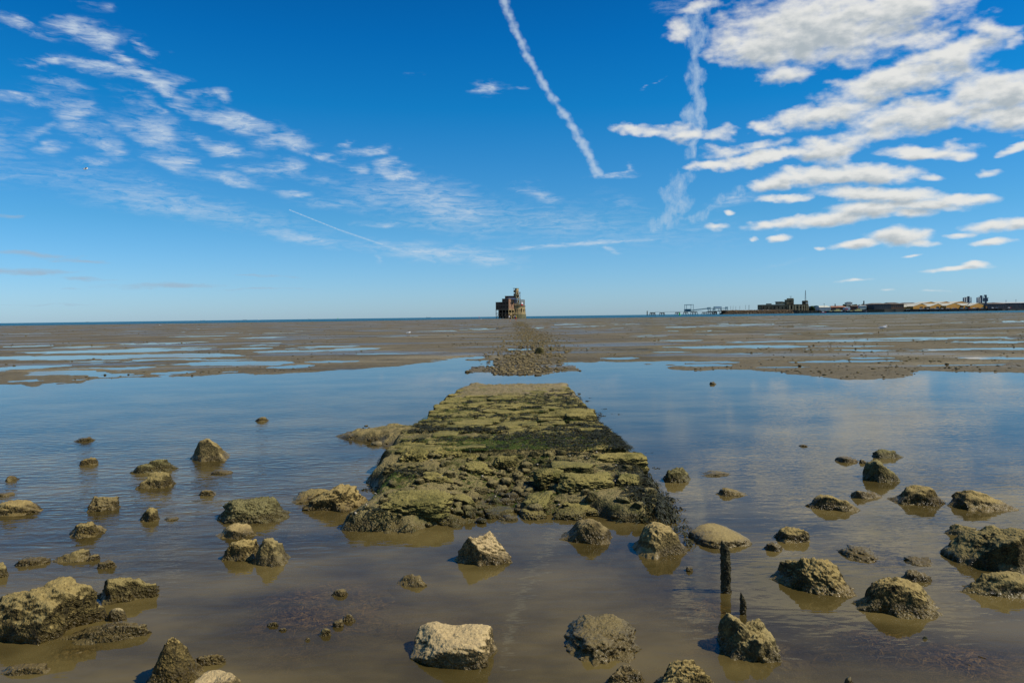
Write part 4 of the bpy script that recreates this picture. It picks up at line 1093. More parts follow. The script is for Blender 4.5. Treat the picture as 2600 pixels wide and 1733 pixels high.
def boxrot(cx, cy, z0, z1, w, d, a):
    V, F = boxv(-w / 2, w / 2, -d / 2, d / 2, z0, z1)
    c, s_ = math.cos(a), math.sin(a)
    return [(cx + x * c - y * s_, cy + x * s_ + y * c, z) for x, y, z in V], F

M_BRK_SHADE = mat_brick('shaded_brick', (.16, .070, .040), (.11, .055, .035), (.10, .08, .06), 3)  # shade of the left face is put into this brick colour
M_BRK_LIT = mat_brick('sunlit_brick', (.36, .13, .050), (.28, .10, .04), (.25, .20, .14), 3)  # same brick, with the sunlight of the right face in its colour
M_CONC = mat_plain('weathered_concrete', (.42, .30, .14), .85, .2, .3, 1.0, (.14, .10, .06))  # on the stilts and lookout its lighter tone also paints the sunlit side
M_CONC_D = mat_plain('dark_and_shaded_concrete', (.17, .13, .085), .9, .2, .3, 1.0, (.07, .05, .035))  # dark parts, and the shaded copy of the concrete on stilts and lookout
M_GRANITE = mat_plain('tower_stone', (.34, .245, .11), .85, .2, .28, .8, (.17, .13, .08))
M_GRANITE_W = mat_plain('weedy_tower_foot', (.13, .115, .055), .8, .3, .3, 1.0)
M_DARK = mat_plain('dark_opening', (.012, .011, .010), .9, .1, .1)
M_STEEL = mat_plain('grey_steel', (.20, .22, .22), .6, .4, .2)
M_SLATE = mat_plain('pale_blue_roofing', (.20, .23, .30), .6, .3, .25, .6)
M_RED = mat_plain('red_paint', (.55, .025, .02), .5, .4, .1)
M_WHITE = mat_plain('white_paint', (.78, .77, .72), .5, .4, .08)

TD = 470.0
TS = TD / FPX / 9.8              # metres per pixel of the 9.8x enlargement
def tx(cx, cy=1055): return onplane(1180 + cx / 9.8, 700 + cy / 9.8, TD)
corner_x, base_z = tx(1095)
TH = R(25)
base_z = max(base_z, .0)
TOWER = root('gun_tower', (corner_x, TD, base_z), -TH, 'derelict round stone gun tower with a brick barrack block standing on stilts offshore', 'tower')
def H(cy): return (1055 - cy) * TS
kx = TS / math.cos(TH); ky = TS / math.sin(TH)
def LX(cx): return (cx - 1095) * kx      # along the dark left face
def LY(cx): return (cx - 1095) * ky      # along the lit right face
D8 = LY(1235)
w_ = .25
tw_parts = []
# brick block with real openings: walls as panels round the window rows
def wall_with_holes(name, axis, u0, u1, z0, z1, holes, at_, th, mat, parent):
    """vertical wall in the plane of axis 'x' (front, y=at_) or 'y' (side, x=at_), with rectangular holes"""
    us = sorted({u0, u1} | {h[0] for h in holes} | {h[1] for h in holes}); zs = sorted({z0, z1} | {h[2] for h in holes} | {h[3] for h in holes})
    P_ = []
    for i in range(len(us) - 1):
        for j in range(len(zs) - 1):
            um, zm = (us[i] + us[i + 1]) / 2, (zs[j] + zs[j + 1]) / 2
            if any(h[0] < um < h[1] and h[2] < zm < h[3] for h in holes): continue
            if axis == 'x': P_.append(boxv(us[i], us[i + 1], at_, at_ + th, zs[j], zs[j + 1]))
            else: P_.append(boxv(at_ - th, at_, us[i], us[i + 1], zs[j], zs[j + 1]))
    return joined(name, P_, mat, parent)
row1 = [(LX(a), LX(b), H(790), H(755)) for a, b in ((800, 818), (870, 890), (905, 925), (945, 968), (982, 1003), (1045, 1072))]
row2 = [(LX(a), LX(b), H(700), H(660)) for a, b in ((870, 890), (905, 925), (945, 968), (982, 1003), (1045, 1072))]
wall_with_holes('brick_wall', 'x', LX(772), 0, H(832), H(655), row1 + row2, 0, w_, M_BRK_SHADE, TOWER)
box('upper_brick_wall', (LX(935), 0, 0, w_, H(655), H(572)), M_BRK_SHADE, TOWER)
side = [(LY(a), LY(b), H(c), H(d)) for a, b, c, d in ((1140, 1162, 700, 658), (1188, 1216, 700, 662), (1160, 1172, 770, 730))]
wall_with_holes('lit_brick_wall', 'y', w_, D8, H(832), H(570), side, 0, w_, M_BRK_LIT, TOWER)
box('back_brick_wall', (LX(772), 0 - w_, D8 - w_, D8, H(832), H(655)), M_BRK_SHADE, TOWER)
box('end_brick_wall', (LX(772), LX(772) + w_, w_, D8 - w_, H(832), H(655)), M_BRK_SHADE, TOWER)
box('floor_slab', (LX(772), -w_, w_, D8 - w_, H(832), H(826)), M_CONC_D, TOWER)
box('roof_slab', (LX(768), LX(935), -.1, D8, H(655), H(648)), M_CONC_D, TOWER)
box('roof_slab', (LX(932), 0.1, -.1, D8 * .8, H(572), H(565)), M_CONC_D, TOWER)
for h in row1 + row2: box('window', (h[0], h[1], .12, .16, h[2], h[3]), M_DARK, TOWER)
for h in side: box('window', (-.16, -.12, h[0], h[1], h[2], h[3]), M_DARK, TOWER)
box('drain_pipe', (.03, .13, LY(1162), LY(1166), H(830), H(760)), M_CONC, TOWER)
# concrete frame the block stands on, shade painted by darker concrete on its left
beams_f = [boxv(LX(770), 0.05, -.05, .35, H(848), H(832)), boxv(LX(770), 0, .0, .3, H(938), H(926)), boxv(LX(770), 0, D8 - .4, D8 - .1, H(848), H(832)), boxv(LX(770), 0, D8 - .4, D8 - .1, H(938), H(926)),
           boxv(LX(770), LX(770) + .3, .3, D8 - .4, H(848), H(832))]
joined('shaded_frame_beam', beams_f, M_CONC_D, TOWER)
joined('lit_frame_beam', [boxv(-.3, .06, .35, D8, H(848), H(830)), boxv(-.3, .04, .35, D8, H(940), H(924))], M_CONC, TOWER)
for cxp in (778, 850, 938, 1018, 1092):
    for yy_ in (0.0, D8 * .5, D8 - .35):
        u = LX(cxp); box('frame_leg', (u - .14, u + .14, yy_, yy_ + .3, -.6, H(848)), M_CONC_D if cxp < 1090 else M_CONC, TOWER)  # leg colour carries the side's shade: darker left, lighter at the lit corner
for a, b in ((778, 850), (850, 938), (938, 1018), (1018, 1092)):
    joined('frame_brace', [beam((LX(a), .15, 0), (LX(b), .15, H(938)), .2)], M_CONC_D, TOWER)
for cyp in (1165, 1228):
    box('frame_leg', (-.22, .08, LY(cyp) - .2, LY(cyp) + .2, -.6, H(848)), M_CONC, TOWER)
joined('frame_brace', [beam((-.05, LY(1100), H(1010)), (-.05, LY(1165), H(938)), .25)], M_CONC, TOWER)
joined('frame_brace', [beam((-.05, LY(1165), H(938)), (-.05, LY(1230), 0), .25)], M_CONC, TOWER)
# round stone tower: its own centre, right of and behind the block
def local(cx, dy):                      # enlargement px + depth behind the corner -> local coordinates
    x_, _ = tx(cx); wx, wy = x_ - corner_x + 0.0, dy
    c, s_ = math.cos(TH), math.sin(TH)
    return wx * c - wy * s_, wx * s_ + wy * c
rt = (1515 - 1255) * TS; ccx, ccy = local(1255, rt + 7.2)
joined('round_tower_wall', [lathe([(rt * 1.06, H(960)), (rt * 1.0, H(760))], 56, ccx, ccy)], M_GRANITE, TOWER, True)
joined('tower_foot', [lathe([(rt * 1.11, -.8), (rt * 1.075, H(962)), (rt * 1.0, H(958))], 56, ccx, ccy)], M_GRANITE_W, TOWER)
joined('tower_string_course', [lathe([(rt * .9, H(764)), (rt * 1.045, H(762)), (rt * 1.045, H(742)), (rt * .9, H(741))], 56, ccx, ccy)], M_CONC_D, TOWER)
joined('gun_deck', [lathe([(rt * 1.0, H(741.5)), (.01, H(740))], 56, ccx, ccy)], M_CONC, TOWER)
def on_round(cx, r):                    # angle (local frame) of the near point of the round wall at a pixel column
    x_, _ = tx(cx); c_, s_ = math.cos(TH), math.sin(TH)
    wcx = tx(1255)[0]
    dx = max(-.98, min(.98, (x_ - wcx) / r)); a = -math.acos(dx)
    return a + TH
for cxp, c0, c1, wd in ((1283, 905, 815, .28), (1330, 905, 830, .25), (1380, 900, 830, .22), (1420, 905, 808, .55), (1465, 905, 830, .45), (1503, 900, 830, .6)):
    a = on_round(cxp, rt * 1.02)
    r_ = rt * 1.035
    joined('window_slot', [boxrot(ccx + r_ * math.cos(a), ccy + r_ * math.sin(a), H(c0), H(c1), wd, .22, a + math.pi / 2)], M_DARK, TOWER)
# turret on the right of the deck: a curved concrete screen with openings
def arc_wall(name, cx0, cx1, z0, z1, r, mat):
    a0, a1 = on_round(cx0, r), on_round(cx1, r); V, F = [], []
    v1 = lathe([(r, z0), (r, z1)], 12, ccx, ccy, a0, a1); v2 = lathe([(r - .4, z1), (r - .4, z0)], 12, ccx, ccy, a0, a1); v3 = lathe([(r, z1), (r - .4, z1)], 12, ccx, ccy, a0, a1)
    return joined(name, [v1, v2, v3], mat, TOWER)
arc_wall('gun_house_wall', 1400, 1512, H(742), H(705), rt * .985, M_CONC_D)
arc_wall('gun_house_wall', 1400, 1512, H(660), H(640), rt * .985, M_CONC_D)
arc_wall('gun_house_roof_edge', 1400, 1508, H(607), H(590), rt * .985, M_CONC_D)
for a_, b_ in ((1400, 1412), (1437, 1452), (1488, 1512)):
    arc_wall('gun_house_pier', a_, b_, H(742), H(591), rt * .98, M_CONC_D)
a = on_round(1425, rt)
for nm, z0, z1, mt in (('red_box', 733, 700, M_RED), ('white_box', 700, 655, M_WHITE)):
    joined(nm, [boxrot(ccx + rt * 1.0 * math.cos(a), ccy + rt * 1.0 * math.sin(a), H(z0), H(z1), 1.1, 1.0, a + math.pi / 2)], mt, TOWER)
joined('gun_house_roof', [lathe([(rt * .97, H(600)), (.01, H(598))], 20, ccx, ccy, on_round(1400, rt * .97), on_round(1508, rt * .97))], M_CONC_D, TOWER)
def lbox(name, c0, c1, z0, z1, d0, d1, mat):     # box square to the block, at px columns, depth range behind the corner
    V, F = boxv(0, 1, 0, 1, 0, 1)
    V = [local(c1 if x else c0, d1 if y else d0) + (H(z1) if z else H(z0),) for x, y, z in V]
    return joined(name, [(V, F)], mat, TOWER)
lbox('rear_block', 1040, 1300, 742, 575, 9.5, 13, M_CONC_D)
lbox('rear_upper_block', 1005, 1290, 578, 497, 8.6, 12.5, M_BRK_SHADE)
lbox('rear_upper_roof', 1000, 1295, 497, 491, 8.4, 12.7, M_CONC_D)
lbox('deck_house', 1238, 1305, 742, 575, 7.6, 9.4, M_SLATE)
def arch():
    V, F = [], []
    for t in np.linspace(0, math.pi, 13):
        for dd in (3.0, 8.4):
            p_ = local(1155 - math.cos(t) * 148, dd); V.append((p_[0], p_[1], H(590) + math.sin(t) * 1.25))
    F = [(2 * i, 2 * i + 1, 2 * i + 3, 2 * i + 2) for i in range(12)] + [tuple(range(0, 26, 2)), tuple(range(25, 0, -2))]
    joined('curved_roof', [(V, F)], M_SLATE, TOWER)
arch()
lbox('roof_tank', 937, 1000, 652, 578, 2.0, 4.0, M_CONC_D)
lbox('roof_tank_panel', 955, 992, 635, 585, 1.7, 1.95, M_SLATE)
lbox('undercroft_shade_sheet', 835, 1092, 1052, 850, 5.0, 5.6, M_DARK)  # near-black sheet added to paint the shade under the block
lbox('deck_wall', 1240, 1300, 742, 690, 6.6, 7.0, M_CONC)
lbox('deck_wall', 1305, 1350, 742, 660, 6.7, 7.1, M_CONC)
lbox('deck_wall', 1355, 1395, 742, 700, 7.0, 7.4, M_CONC)
# observation tower: corner column nearest to us, darker concrete paints the shaded left, lighter the lit right
qx, qy = local(1300, 7.6)
Wl, Wr = (1300 - 1224) * kx, (1356 - 1300) * ky
def ob(name, x0, x1, y0, y1, z0, z1, mat): return box(name, (qx + x0, qx + x1, qy + y0, qy + y1, H(z0), H(z1)), mat, TOWER)
ob('lookout_pier', -Wl * .42, 0, 0, Wr * .98, 545, 300, M_CONC)
ob('lookout_pier', -.6, 0, 0, .6, 742, 545, M_CONC)
ob('lookout_pier', -.6, 0, Wr - .6, Wr, 742, 545, M_CONC)
ob('lookout_pier', -Wl * .9, -Wl * .9 + .5, 0, Wr, 742, 490, M_CONC_D)
ob('lookout_stage', -Wl, -Wl * .42, 0, Wr, 490, 432, M_CONC_D)
ob('lookout_room', -Wl, -Wl * .42, 0, Wr, 408, 345, M_CONC_D)
ob('lookout_post', -Wl * .62, -Wl * .42, .2, Wr - .2, 432, 408, M_CONC_D)
ob('lookout_post', -Wl * .55, -Wl * .42, .2, Wr - .2, 345, 316, M_CONC_D)
ob('lookout_roof', -Wl - .35, .1, -.2, Wr + .1, 312, 299, M_CONC_D)
for z0, z1 in ((440, 412), (530, 482), (390, 372)):
    ob('lookout_opening', .0, .05, .5, Wr - .6, z0, z1, M_DARK)
for z_ in (470, 545, 610):
    ob('lookout_landing', -.2, .5, -.3, Wr + .2, z_ + 5, z_, M_CONC)
# outside stair flights and landings
for k_, (z0, z1) in enumerate(((700, 640), (640, 575), (575, 490), (490, 400))):
    a_, b_ = ((1350, 1388) if k_ % 2 else (1388, 1350))
    pa, pb_ = local(a_, 8.2), local(b_, 8.2)
    joined('stair_flight', [beam((pa[0], pa[1], H(z0)), (pb_[0], pb_[1], H(z1)), .32)], M_CONC, TOWER)
    lbox('stair_landing', 1352, 1392, z1 + 5, z1, 7.6, 9.0, M_CONC_D)
lbox('stair_post', 1392, 1399, 742, 398, 7.6, 7.8, M_STEEL)
for k_ in range(5):
    lbox('deck_pillar', 1308 + k_ * 17, 1316 + k_ * 17, 742, 590 + (k_ % 2) * 30, 6.9, 7.2, M_CONC)

# ================================================================== PEOPLE
def skin_body(name, joints, bones, radii, mat, parent=None, sub=1):
    me = bpy.data.meshes.new(name); me.from_pydata([Vector(j) for j in joints], bones, []); me.update()
    o = link(bpy.data.objects.new(name, me))
    sk = o.modifiers.new('skin', 'SKIN'); sk.use_smooth_shade = True
    for v, r_ in zip(me.skin_vertices[0].data, radii): v.radius = (r_, r_)
    me.skin_vertices[0].data[0].use_root = True
    ss_ = o.modifiers.new('sub', 'SUBSURF'); ss_.levels = sub; ss_.render_levels = sub
    me.materials.append(mat)
    if parent: o.parent = parent
    return o
M_SKIN = mat_plain('skin', (.50, .28, .18), .6, .3, .05)
M_CLOTH_D = mat_plain('black_cloth', (.02, .02, .025), .9, .1, .1)
M_CLOTH_Y = mat_plain('yellow_cloth', (.42, .33, .03), .9, .1, .1)
M_CLOTH_B = mat_plain('blue_cloth', (.16, .22, .45), .9, .1, .1)
M_HAIR = mat_plain('dark_hair', (.03, .02, .015), .8, .2, .1)
def person(px, py, label, top, legs_m, hair, hat=None, lean=.12, face=0):
    g = ground(px, py, 0.0)
    g = ground(px, py, float(terrain(np.array([g.x]), np.array([g.y]))[0]))
    r_ = root('person', g, face, label, 'person')
    J = [(0, 0, .95), (lean * .4, 0, 1.2), (lean, 0, 1.42), (lean * 1.25, 0, 1.52), (lean * 1.4, 0, 1.66), (lean * 1.45, 0, 1.74),      # pelvis..head
         (lean, .19, 1.40), (lean + .12, .26, 1.14), (lean + .30, .22, .98), (lean + .38, .20, .93),                                        # arm
         (lean, -.19, 1.40), (lean + .08, -.26, 1.14), (lean + .26, -.22, .96), (lean + .33, -.20, .90),
         (0, .10, .90), (.06, .12, .50), (-.02, .13, .08), (.12, .13, .04), (0, -.10, .90), (-.10, -.12, .50), (-.22, -.13, .10), (-.10, -.14, .04)]
    Bn = [(0, 1), (1, 2), (2, 3), (3, 4), (4, 5), (2, 6), (6, 7), (7, 8), (8, 9), (2, 10), (10, 11), (11, 12), (12, 13), (0, 14), (14, 15), (15, 16), (16, 17), (0, 18), (18, 19), (19, 20), (20, 21)]
    rr = [.14, .12, .14, .055, .095, .08, .06, .05, .04, .035, .06, .05, .04, .035, .10, .07, .045, .04, .10, .07, .045, .04]
    skin_body('body', J, Bn, rr, M_SKIN, r_)
    skin_body('shirt', [J[0], J[1], J[2], J[6], J[7], J[10], J[11]], [(0, 1), (1, 2), (2, 3), (3, 4), (2, 5), (5, 6)], [.165, .15, .165, .085, .068, .085, .068], top, r_)
    skin_body('trousers', [J[0], J[14], J[15], J[18], J[19]], [(0, 1), (1, 2), (0, 3), (3, 4)], [.165, .125, .09, .125, .09], legs_m, r_)
    P_, F_ = ico(2); hd = Vector(J[4])
    mesh_np('hair', P_ * np.array([.12, .105, .12]) + np.array([hd.x - .02, 0, hd.z + .06]), F_, hair, True, r_)
    return r_
person(1295.2, 815.6, 'bending walker in dark shorts and pale top, left of the two people on the mud', M_WHITE, M_CLOTH_D, M_HAIR, lean=.30, face=R(200))
p2 = person(1309.5, 815.2, 'walker in red shorts and blue top, right of the two people on the mud', M_CLOTH_B, M_RED, M_HAIR, lean=.22, face=R(160))
bag = mesh_np('backpack', ico(2)[0] * np.array([.17, .20, .27]) + np.array([-.12, 0, 1.22]), ico(2)[1], M_CLOTH_Y, True, p2)

# ================================================================== GULLS
M_GULLW = mat_plain('white_feathers', (.80, .79, .75), .7, .2, .05)
M_GULLG = mat_plain('grey_feathers', (.38, .40, .42), .7, .2, .05)
M_BEAK = mat_plain('yellow_beak', (.6, .38, .03), .5, .3, .05)
def gull(px, py, label, face, flying=None, s=1.0):
    if flying:
        d = ray(px, py); g = Vector((0, 0, CAM_H)) + d * flying
    else:
        g = ground(px, py); g = ground(px, py, float(terrain(np.array([g.x]), np.array([g.y]))[0]))
    r_ = root('gull', g, face, label, 'bird')
    P_, F_ = ico(3)
    t = P_[:, 0]
    B_ = P_ * np.array([.23, .085, .09]); B_[:, 2] += .20 + .05 * t; B_[:, 1] *= (1 - .35 * np.clip(-t, 0, 1)); B_[:, 2] -= 0
    Hd = P_ * .05 + np.array([.24, 0, .32]); Nk = P_ * np.array([.07, .045, .09]) + np.array([.19, 0, .26])
    n_ = len(P_)
    mesh_np('body', np.vstack([B_, Nk, Hd]) * s, np.vstack([F_, F_ + n_, F_ + 2 * n_]), M_GULLW, True, r_)
    joined('beak', [([(.28 * s, -.012 * s, .315 * s), (.28 * s, .012 * s, .315 * s), (.28 * s, 0, .335 * s), (.35 * s, 0, .31 * s)], [(0, 1, 3), (1, 2, 3), (2, 0, 3), (0, 2, 1)])], M_BEAK, r_)
    joined('tail', [([(-.18 * s, -.05 * s, .18 * s), (-.18 * s, .05 * s, .18 * s), (-.34 * s, .06 * s, .17 * s), (-.34 * s, -.06 * s, .17 * s), (-.18 * s, 0, .21 * s), (-.34 * s, 0, .18 * s)], [(0, 1, 2, 3), (0, 3, 5, 4), (1, 4, 5, 2), (3, 2, 5), (0, 4, 1)])], M_GULLG, r_)
    for sd_ in (-1, 1):
        if flying:
            V_ = [(.10, 0, .24), (-.08, 0, .23), (.13, sd_ * .32, .34), (-.03, sd_ * .32, .33), (-.08, sd_ * .70, .26), (.10, 0, .25), (-.08, 0, .24), (.13, sd_ * .32, .355), (-.03, sd_ * .32, .345), (-.08, sd_ * .70, .265)]
            F2 = [(0, 1, 3, 2), (2, 3, 4), (5, 7, 8, 6), (7, 9, 8), (0, 2, 7, 5), (2, 4, 9, 7), (1, 6, 8, 3), (3, 8, 9, 4)]
            joined('wing', [([(a * s, b * s, c * s) for a, b, c in V_], F2)], M_GULLG, r_)
        else:
            mesh_np('wing', (P_ * np.array([.22, .02, .06]) + np.array([-.05, sd_ * .078, .225])) * s, F_, M_GULLG, True, r_)
            joined('leg', [beam((.02 * s, sd_ * .03 * s, .13 * s), (.02 * s, sd_ * .03 * s, -.02), .012 * s)], M_BEAK, r_)
    return r_
gull(1037, 849, 'white gull standing on the mud left of the rubble track', R(35), s=.72)
gull(2241, 839, 'gull standing beside the long pool on the right flats', R(0), s=1.1)
gull(407, 827, 'small far gull on the mud at the left near the sea', R(180))
gull(1221, 812, 'far gull just left of the tower stilts', R(30))
gull(217, 433, 'gull flying high in the sky on the left', R(40), flying=110)

# ================================================================== DISTANT SHIPS AND BUOYS
M_GREEN = mat_plain('green_paint', (.02, .36, .06), .5, .4, .1)
M_HULL = mat_plain('dark_hull', (.035, .04, .06), .6, .3, .2)
M_HULLR = mat_plain('red_hull', (.30, .05, .03), .6, .3, .2)
def hull(L, Bm, D0, D1, mat, parent, name='hull'):
    xs_ = [-L / 2, -L / 2 + .08 * L, L * .25, L * .42, L / 2]; bw = [.75, 1, 1, .6, .03]; top = [1, .92, .92, 1.05, 1.3]
    V, F = [], []
    for x_, b_, t_ in zip(xs_, bw, top):
        V += [(x_, -Bm / 2 * b_, D1 * t_), (x_, -Bm / 2 * b_ * .7, D0), (x_, Bm / 2 * b_ * .7, D0), (x_, Bm / 2 * b_, D1 * t_)]
    for i in range(4):
        for j in range(4): F.append((4 * i + j, 4 * i + (j + 1) % 4, 4 * i + 4 + (j + 1) % 4, 4 * i + 4 + j))
    F += [(3, 2, 1, 0), (16, 17, 18, 19)]
    return joined(name, [(V, F)], mat, parent)
def ship(px, D, L, label, mat, super_mat=M_WHITE, rz=0):
    x_, _ = onplane(px, hor(px), D)
    r_ = root('ship', (x_, D, 0), rz, label, 'ship', 'ships on the horizon')
    hull(L, L * .16, -.5, L * .055, mat, r_)
    box('bridge', (-L * .42, -L * .30, -L * .06, L * .06, L * .05, L * .17), super_mat, r_)
    box('funnel', (-L * .40, -L * .36, -L * .02, L * .02, L * .17, L * .21), mat, r_)
    joined('mast', [beam((L * .2, 0, L * .05), (L * .2, 0, L * .16), L * .012)], M_STEEL, r_)
    return r_
ship(516, 9000, 60, 'pale ship on the horizon far left', M_WHITE)
ship(622, 9500, 44, 'dark low ship right of the pale horizon ship', M_HULL)
ship(658, 9000, 38, 'white-hulled ship on the horizon above the left flats', M_WHITE, rz=R(60))
ship(786, 10000, 33, 'small grey ship on the horizon, mid left', M_STEEL)
ship(1088, 10500, 60, 'long low ship on the horizon left of the tower', M_HULL)
ship(222, 9800, 38, 'tiny ship at the left end of the horizon', M_HULL)
def buoy(px, py, D, s, mat, label):
    x_, z_ = onplane(px, py, D)
    r_ = root('buoy', (x_, D, 0), 0, label, 'buoy')
    joined('float', [lathe([(.01, -.4 * s), (1.25 * s, -.3 * s), (1.3 * s, .5 * s), (.8 * s, .9 * s), (.01, .95 * s)], 16)], mat, r_, True)
    joined('tower', [lathe([(.75 * s, .9 * s), (.45 * s, 2.6 * s), (.01, 2.6 * s)], 12)], mat, r_)
    joined('topmark', [lathe([(.38 * s, 2.75 * s), (.01, 3.6 * s)], 12), lathe([(.01, 2.75 * s), (.38 * s, 2.75 * s)], 12)], mat, r_)
    joined('lantern', [beam((0, 0, 2.6 * s), (0, 0, 2.8 * s), .18 * s)], M_WHITE, r_)
buoy(1725.5, 801, 1150, 1.35, M_GREEN, 'green navigation buoy left of the jetty ramp')
buoy(1216.4, 804, 1500, .65, M_RED, 'small red buoy on the water left of the tower')
buoy(858, 808, 2600, 1.4, M_GREEN, 'small dark green buoy on the horizon at mid left')

# ================================================================== THE FAR SHORE
FD = 1600.0
CUR = [FD]                       # distance at which pixel columns and rows are being read
def fx(px, D=None): return onplane(px, 790, D or CUR[0])[0]
def fz(px, py, D=None): return onplane(px, py, D or CUR[0])[1]
def c2(cx, cy): return 1620 + cx / 7.353, 720 + cy / 7.353
def c3(cx, cy): return 1900 + cx / 6.723, 720 + cy / 6.723
def c4(cx, cy): return 2200 + cx / 5.8825, 720 + cy / 5.8825
def pbox(r_, name, f, x0, y0, x1, y1, d0, d1, mat, z0=None):
    """box from an enlargement rectangle; d0,d1 = depth range (m) relative to the far shore plane"""
    CUR[0] = FD + d0
    a, b = f(x0, y0), f(x1, y1)
    X0, X1 = fx(a[0]), fx(b[0])
    xm = (a[0] + b[0]) / 2
    Z1, Z0 = fz(xm, a[1]), (fz(xm, b[1]) if z0 is None else z0)
    CUR[0] = FD
    loc = r_.location if r_ else Vector((0, 0, 0))
    return box(name, (X0 - loc.x, X1 - loc.x, FD + d0 - loc.y, FD + d1 - loc.y, Z0, Z1), mat, r_)
def froot(name, f, cx, label, cat, group=None, d=0.0):
    return root(name, (fx(f(cx, 0)[0], FD + d), FD + d, 0), 0, label, cat, group)

M_QUAY = mat_plain('black_quay', (.022, .024, .024), .8, .2, .4, .1)
M_RIPRAP = mat_stone('breakwater_rock', light=(.26, .17, .09), mid=(.12, .085, .05), dark=(.03, .025, .02), wet=3.5)
M_PILE = mat_plain('dark_pile', (.050, .050, .042), .8, .2, .3, .5)
M_PALE = mat_plain('pale_steel', (.40, .50, .46), .6, .3, .15, .3)
M_TEAL = mat_plain('teal_cladding', (.03, .13, .17), .6, .3, .15, .3)
M_FORT = mat_plain('fort_stone', (.23, .18, .10), .85, .2, .35, .12, (.09, .07, .04))
M_FORT_P = mat_plain('fort_pier_stone', (.36, .29, .16), .85, .2, .25, .2)
M_FORT_D = mat_plain('fort_shadow_stone', (.09, .07, .045), .9, .1, .3, .2)
M_OCHRE = mat_plain('ochre_cladding', (.50, .26, .055), .7, .2, .08, .05)
M_CREAM = mat_plain('cream_roof', (.62, .60, .46), .6, .3, .10, .08)
M_GREYSHED = mat_plain('dark_grey_shed', (.050, .058, .065), .7, .3, .25, .08)
M_BROWNROOF = mat_plain('brown_roof', (.15, .12, .085), .8, .2, .3, .05)
M_GREYROOF = mat_plain('pale_grey_roof', (.46, .48, .44), .7, .3, .15, .1)
M_TERRA = mat_plain('terracotta_roof', (.36, .17, .09), .8, .2, .25, .1)
M_TREE = mat_plain('tree_mass', (.030, .055, .022), .9, .1, .5, .15)
M_HILL = mat_plain('far_hill', (.055, .11, .12), .9, .1, .2, .02)  # haze of distance is mixed into the hill colour as blue
M_BRICKF = mat_plain('far_brick', (.16, .095, .06), .85, .2, .3, .2)
M_GLASS = mat_plain('dark_glass', (.03, .04, .05), .2, .5, .1)
M_TUG = mat_plain('tug_cream', (.66, .52, .20), .6, .3, .1, .5)
M_TUGD = mat_plain('tug_hull', (.03, .035, .05), .6, .3, .2, .5)
M_SILO = mat_plain('silo_grey', (.20, .26, .28), .6, .3, .2, .1)
M_CRANE = mat_plain('crane_blue', (.03, .06, .10), .7, .3, .2, .2)

# land behind everything
lv = []
lp = [(1990, 100), (2150, 140), (2300, 120), (2700, 160), (3600, 300)]
land = mesh_np('land', [(fx(1935), FD + 26, 1.6), (fx(2130), FD + 14, 1.6), (fx(2700), FD + 14, 1.6), (fx(3300), FD + 14, 1.6), (fx(3300), FD + 900, 1.6), (fx(2000), FD + 500, 1.6)],
               [(0, 1, 2, 3, 4, 5)], M_BRICKF, False); land['kind'] = 'structure'
def hills(name, pts, f, d, depth, mat, label, cat='trees', nx=90):
    xs_ = [fx(f(a, b)[0], FD + d) for a, b in pts]; zs_ = [fz(f(a, b)[0], f(a, b)[1], FD + d) for a, b in pts]
    X = np.linspace(xs_[0], xs_[-1], nx); T = np.linspace(-1, 1, 14)
    Y, XX = np.meshgrid(T, X, indexing='ij'); x = XX.ravel(); t = Y.ravel()
    h = np.interp(x, xs_, zs_)
    z = h * np.sqrt(np.clip(1 - t ** 2, 0, 1)) + fbm(np.stack([x * .12, t * 2, x * 0], 1), 4, 5, .6) * h * .12 * (1 - t ** 2)
    o = mesh_np(name, np.stack([x, FD + d + t * depth / 2, np.maximum(z, 0)], 1), grid_faces(14, nx), mat)
    return o
h_ = hills('far_hill', [(1040, 450), (1100, 385), (1180, 378), (1260, 395), (1330, 440)], c3, 1200, 200, M_HILL, ''); h_['kind'] = 'structure'
def leafy(name, f, pts, d, label, n=260, seed=0, sz=2.6):
    """a far tree belt: trunks under a crown of many leaf clumps"""
    rs_ = np.random.RandomState(seed)
    xs_ = [fx(f(a, b)[0], FD + d) for a, b in pts]; zs_ = [fz(f(a, b)[0], f(a, b)[1], FD + d) for a, b in pts]
    r_ = root(name, ((xs_[0] + xs_[-1]) / 2, FD + d, 1.5), 0, label, 'trees')
    V, F, off = [], [], 0
    P_, F_ = ico(1)
    for k in range(n):
        x = rs_.uniform(xs_[0], xs_[-1]); h = np.interp(x, xs_, zs_); z = 3 + (h - 3 - sz * .5) * rs_.rand() ** .5
        s_ = sz * rs_.uniform(.6, 1.2); Q = P_ * (1 + rs_.normal(0, .14, (len(P_), 1))) * np.array([s_, s_, s_ * .8]) + np.array([x - r_.location.x, rs_.uniform(-5, 5), z - 1.5])
        V.append(Q); F.append(F_ + off); off += len(Q)
    c_ = mesh_np('crown', np.vstack(V), np.vstack(F), M_TREE, False, r_); c_['kind'] = 'stuff'
    joined('trunk', [beam((x - r_.location.x, 0, 0), (x - r_.location.x, 0, 4), .6) for x in np.linspace(xs_[0] + 3, xs_[-1] - 3, 8)], M_PILE, r_)
leafy('tree_belt', c3, [(1060, 400), (1085, 375), (1110, 392), (1130, 420)], 60, 'small clump of trees at the right end of the fort', 40, 1)
leafy('tree_belt', c3, [(1610, 375), (1650, 350), (1695, 365)], 140, 'rounded trees left of the pale water tower', 60, 2)
leafy('tree_belt', c3, [(1765, 365), (1800, 350), (1850, 362), (1900, 358), (1930, 348), (1965, 352)], 150, 'trees between the water tower and the dark chimney', 120, 3)
leafy('tree_belt', c3, [(2010, 360), (2060, 342), (2120, 352), (2150, 362)], 150, 'trees between the dark chimney and the big grey shed', 90, 4)

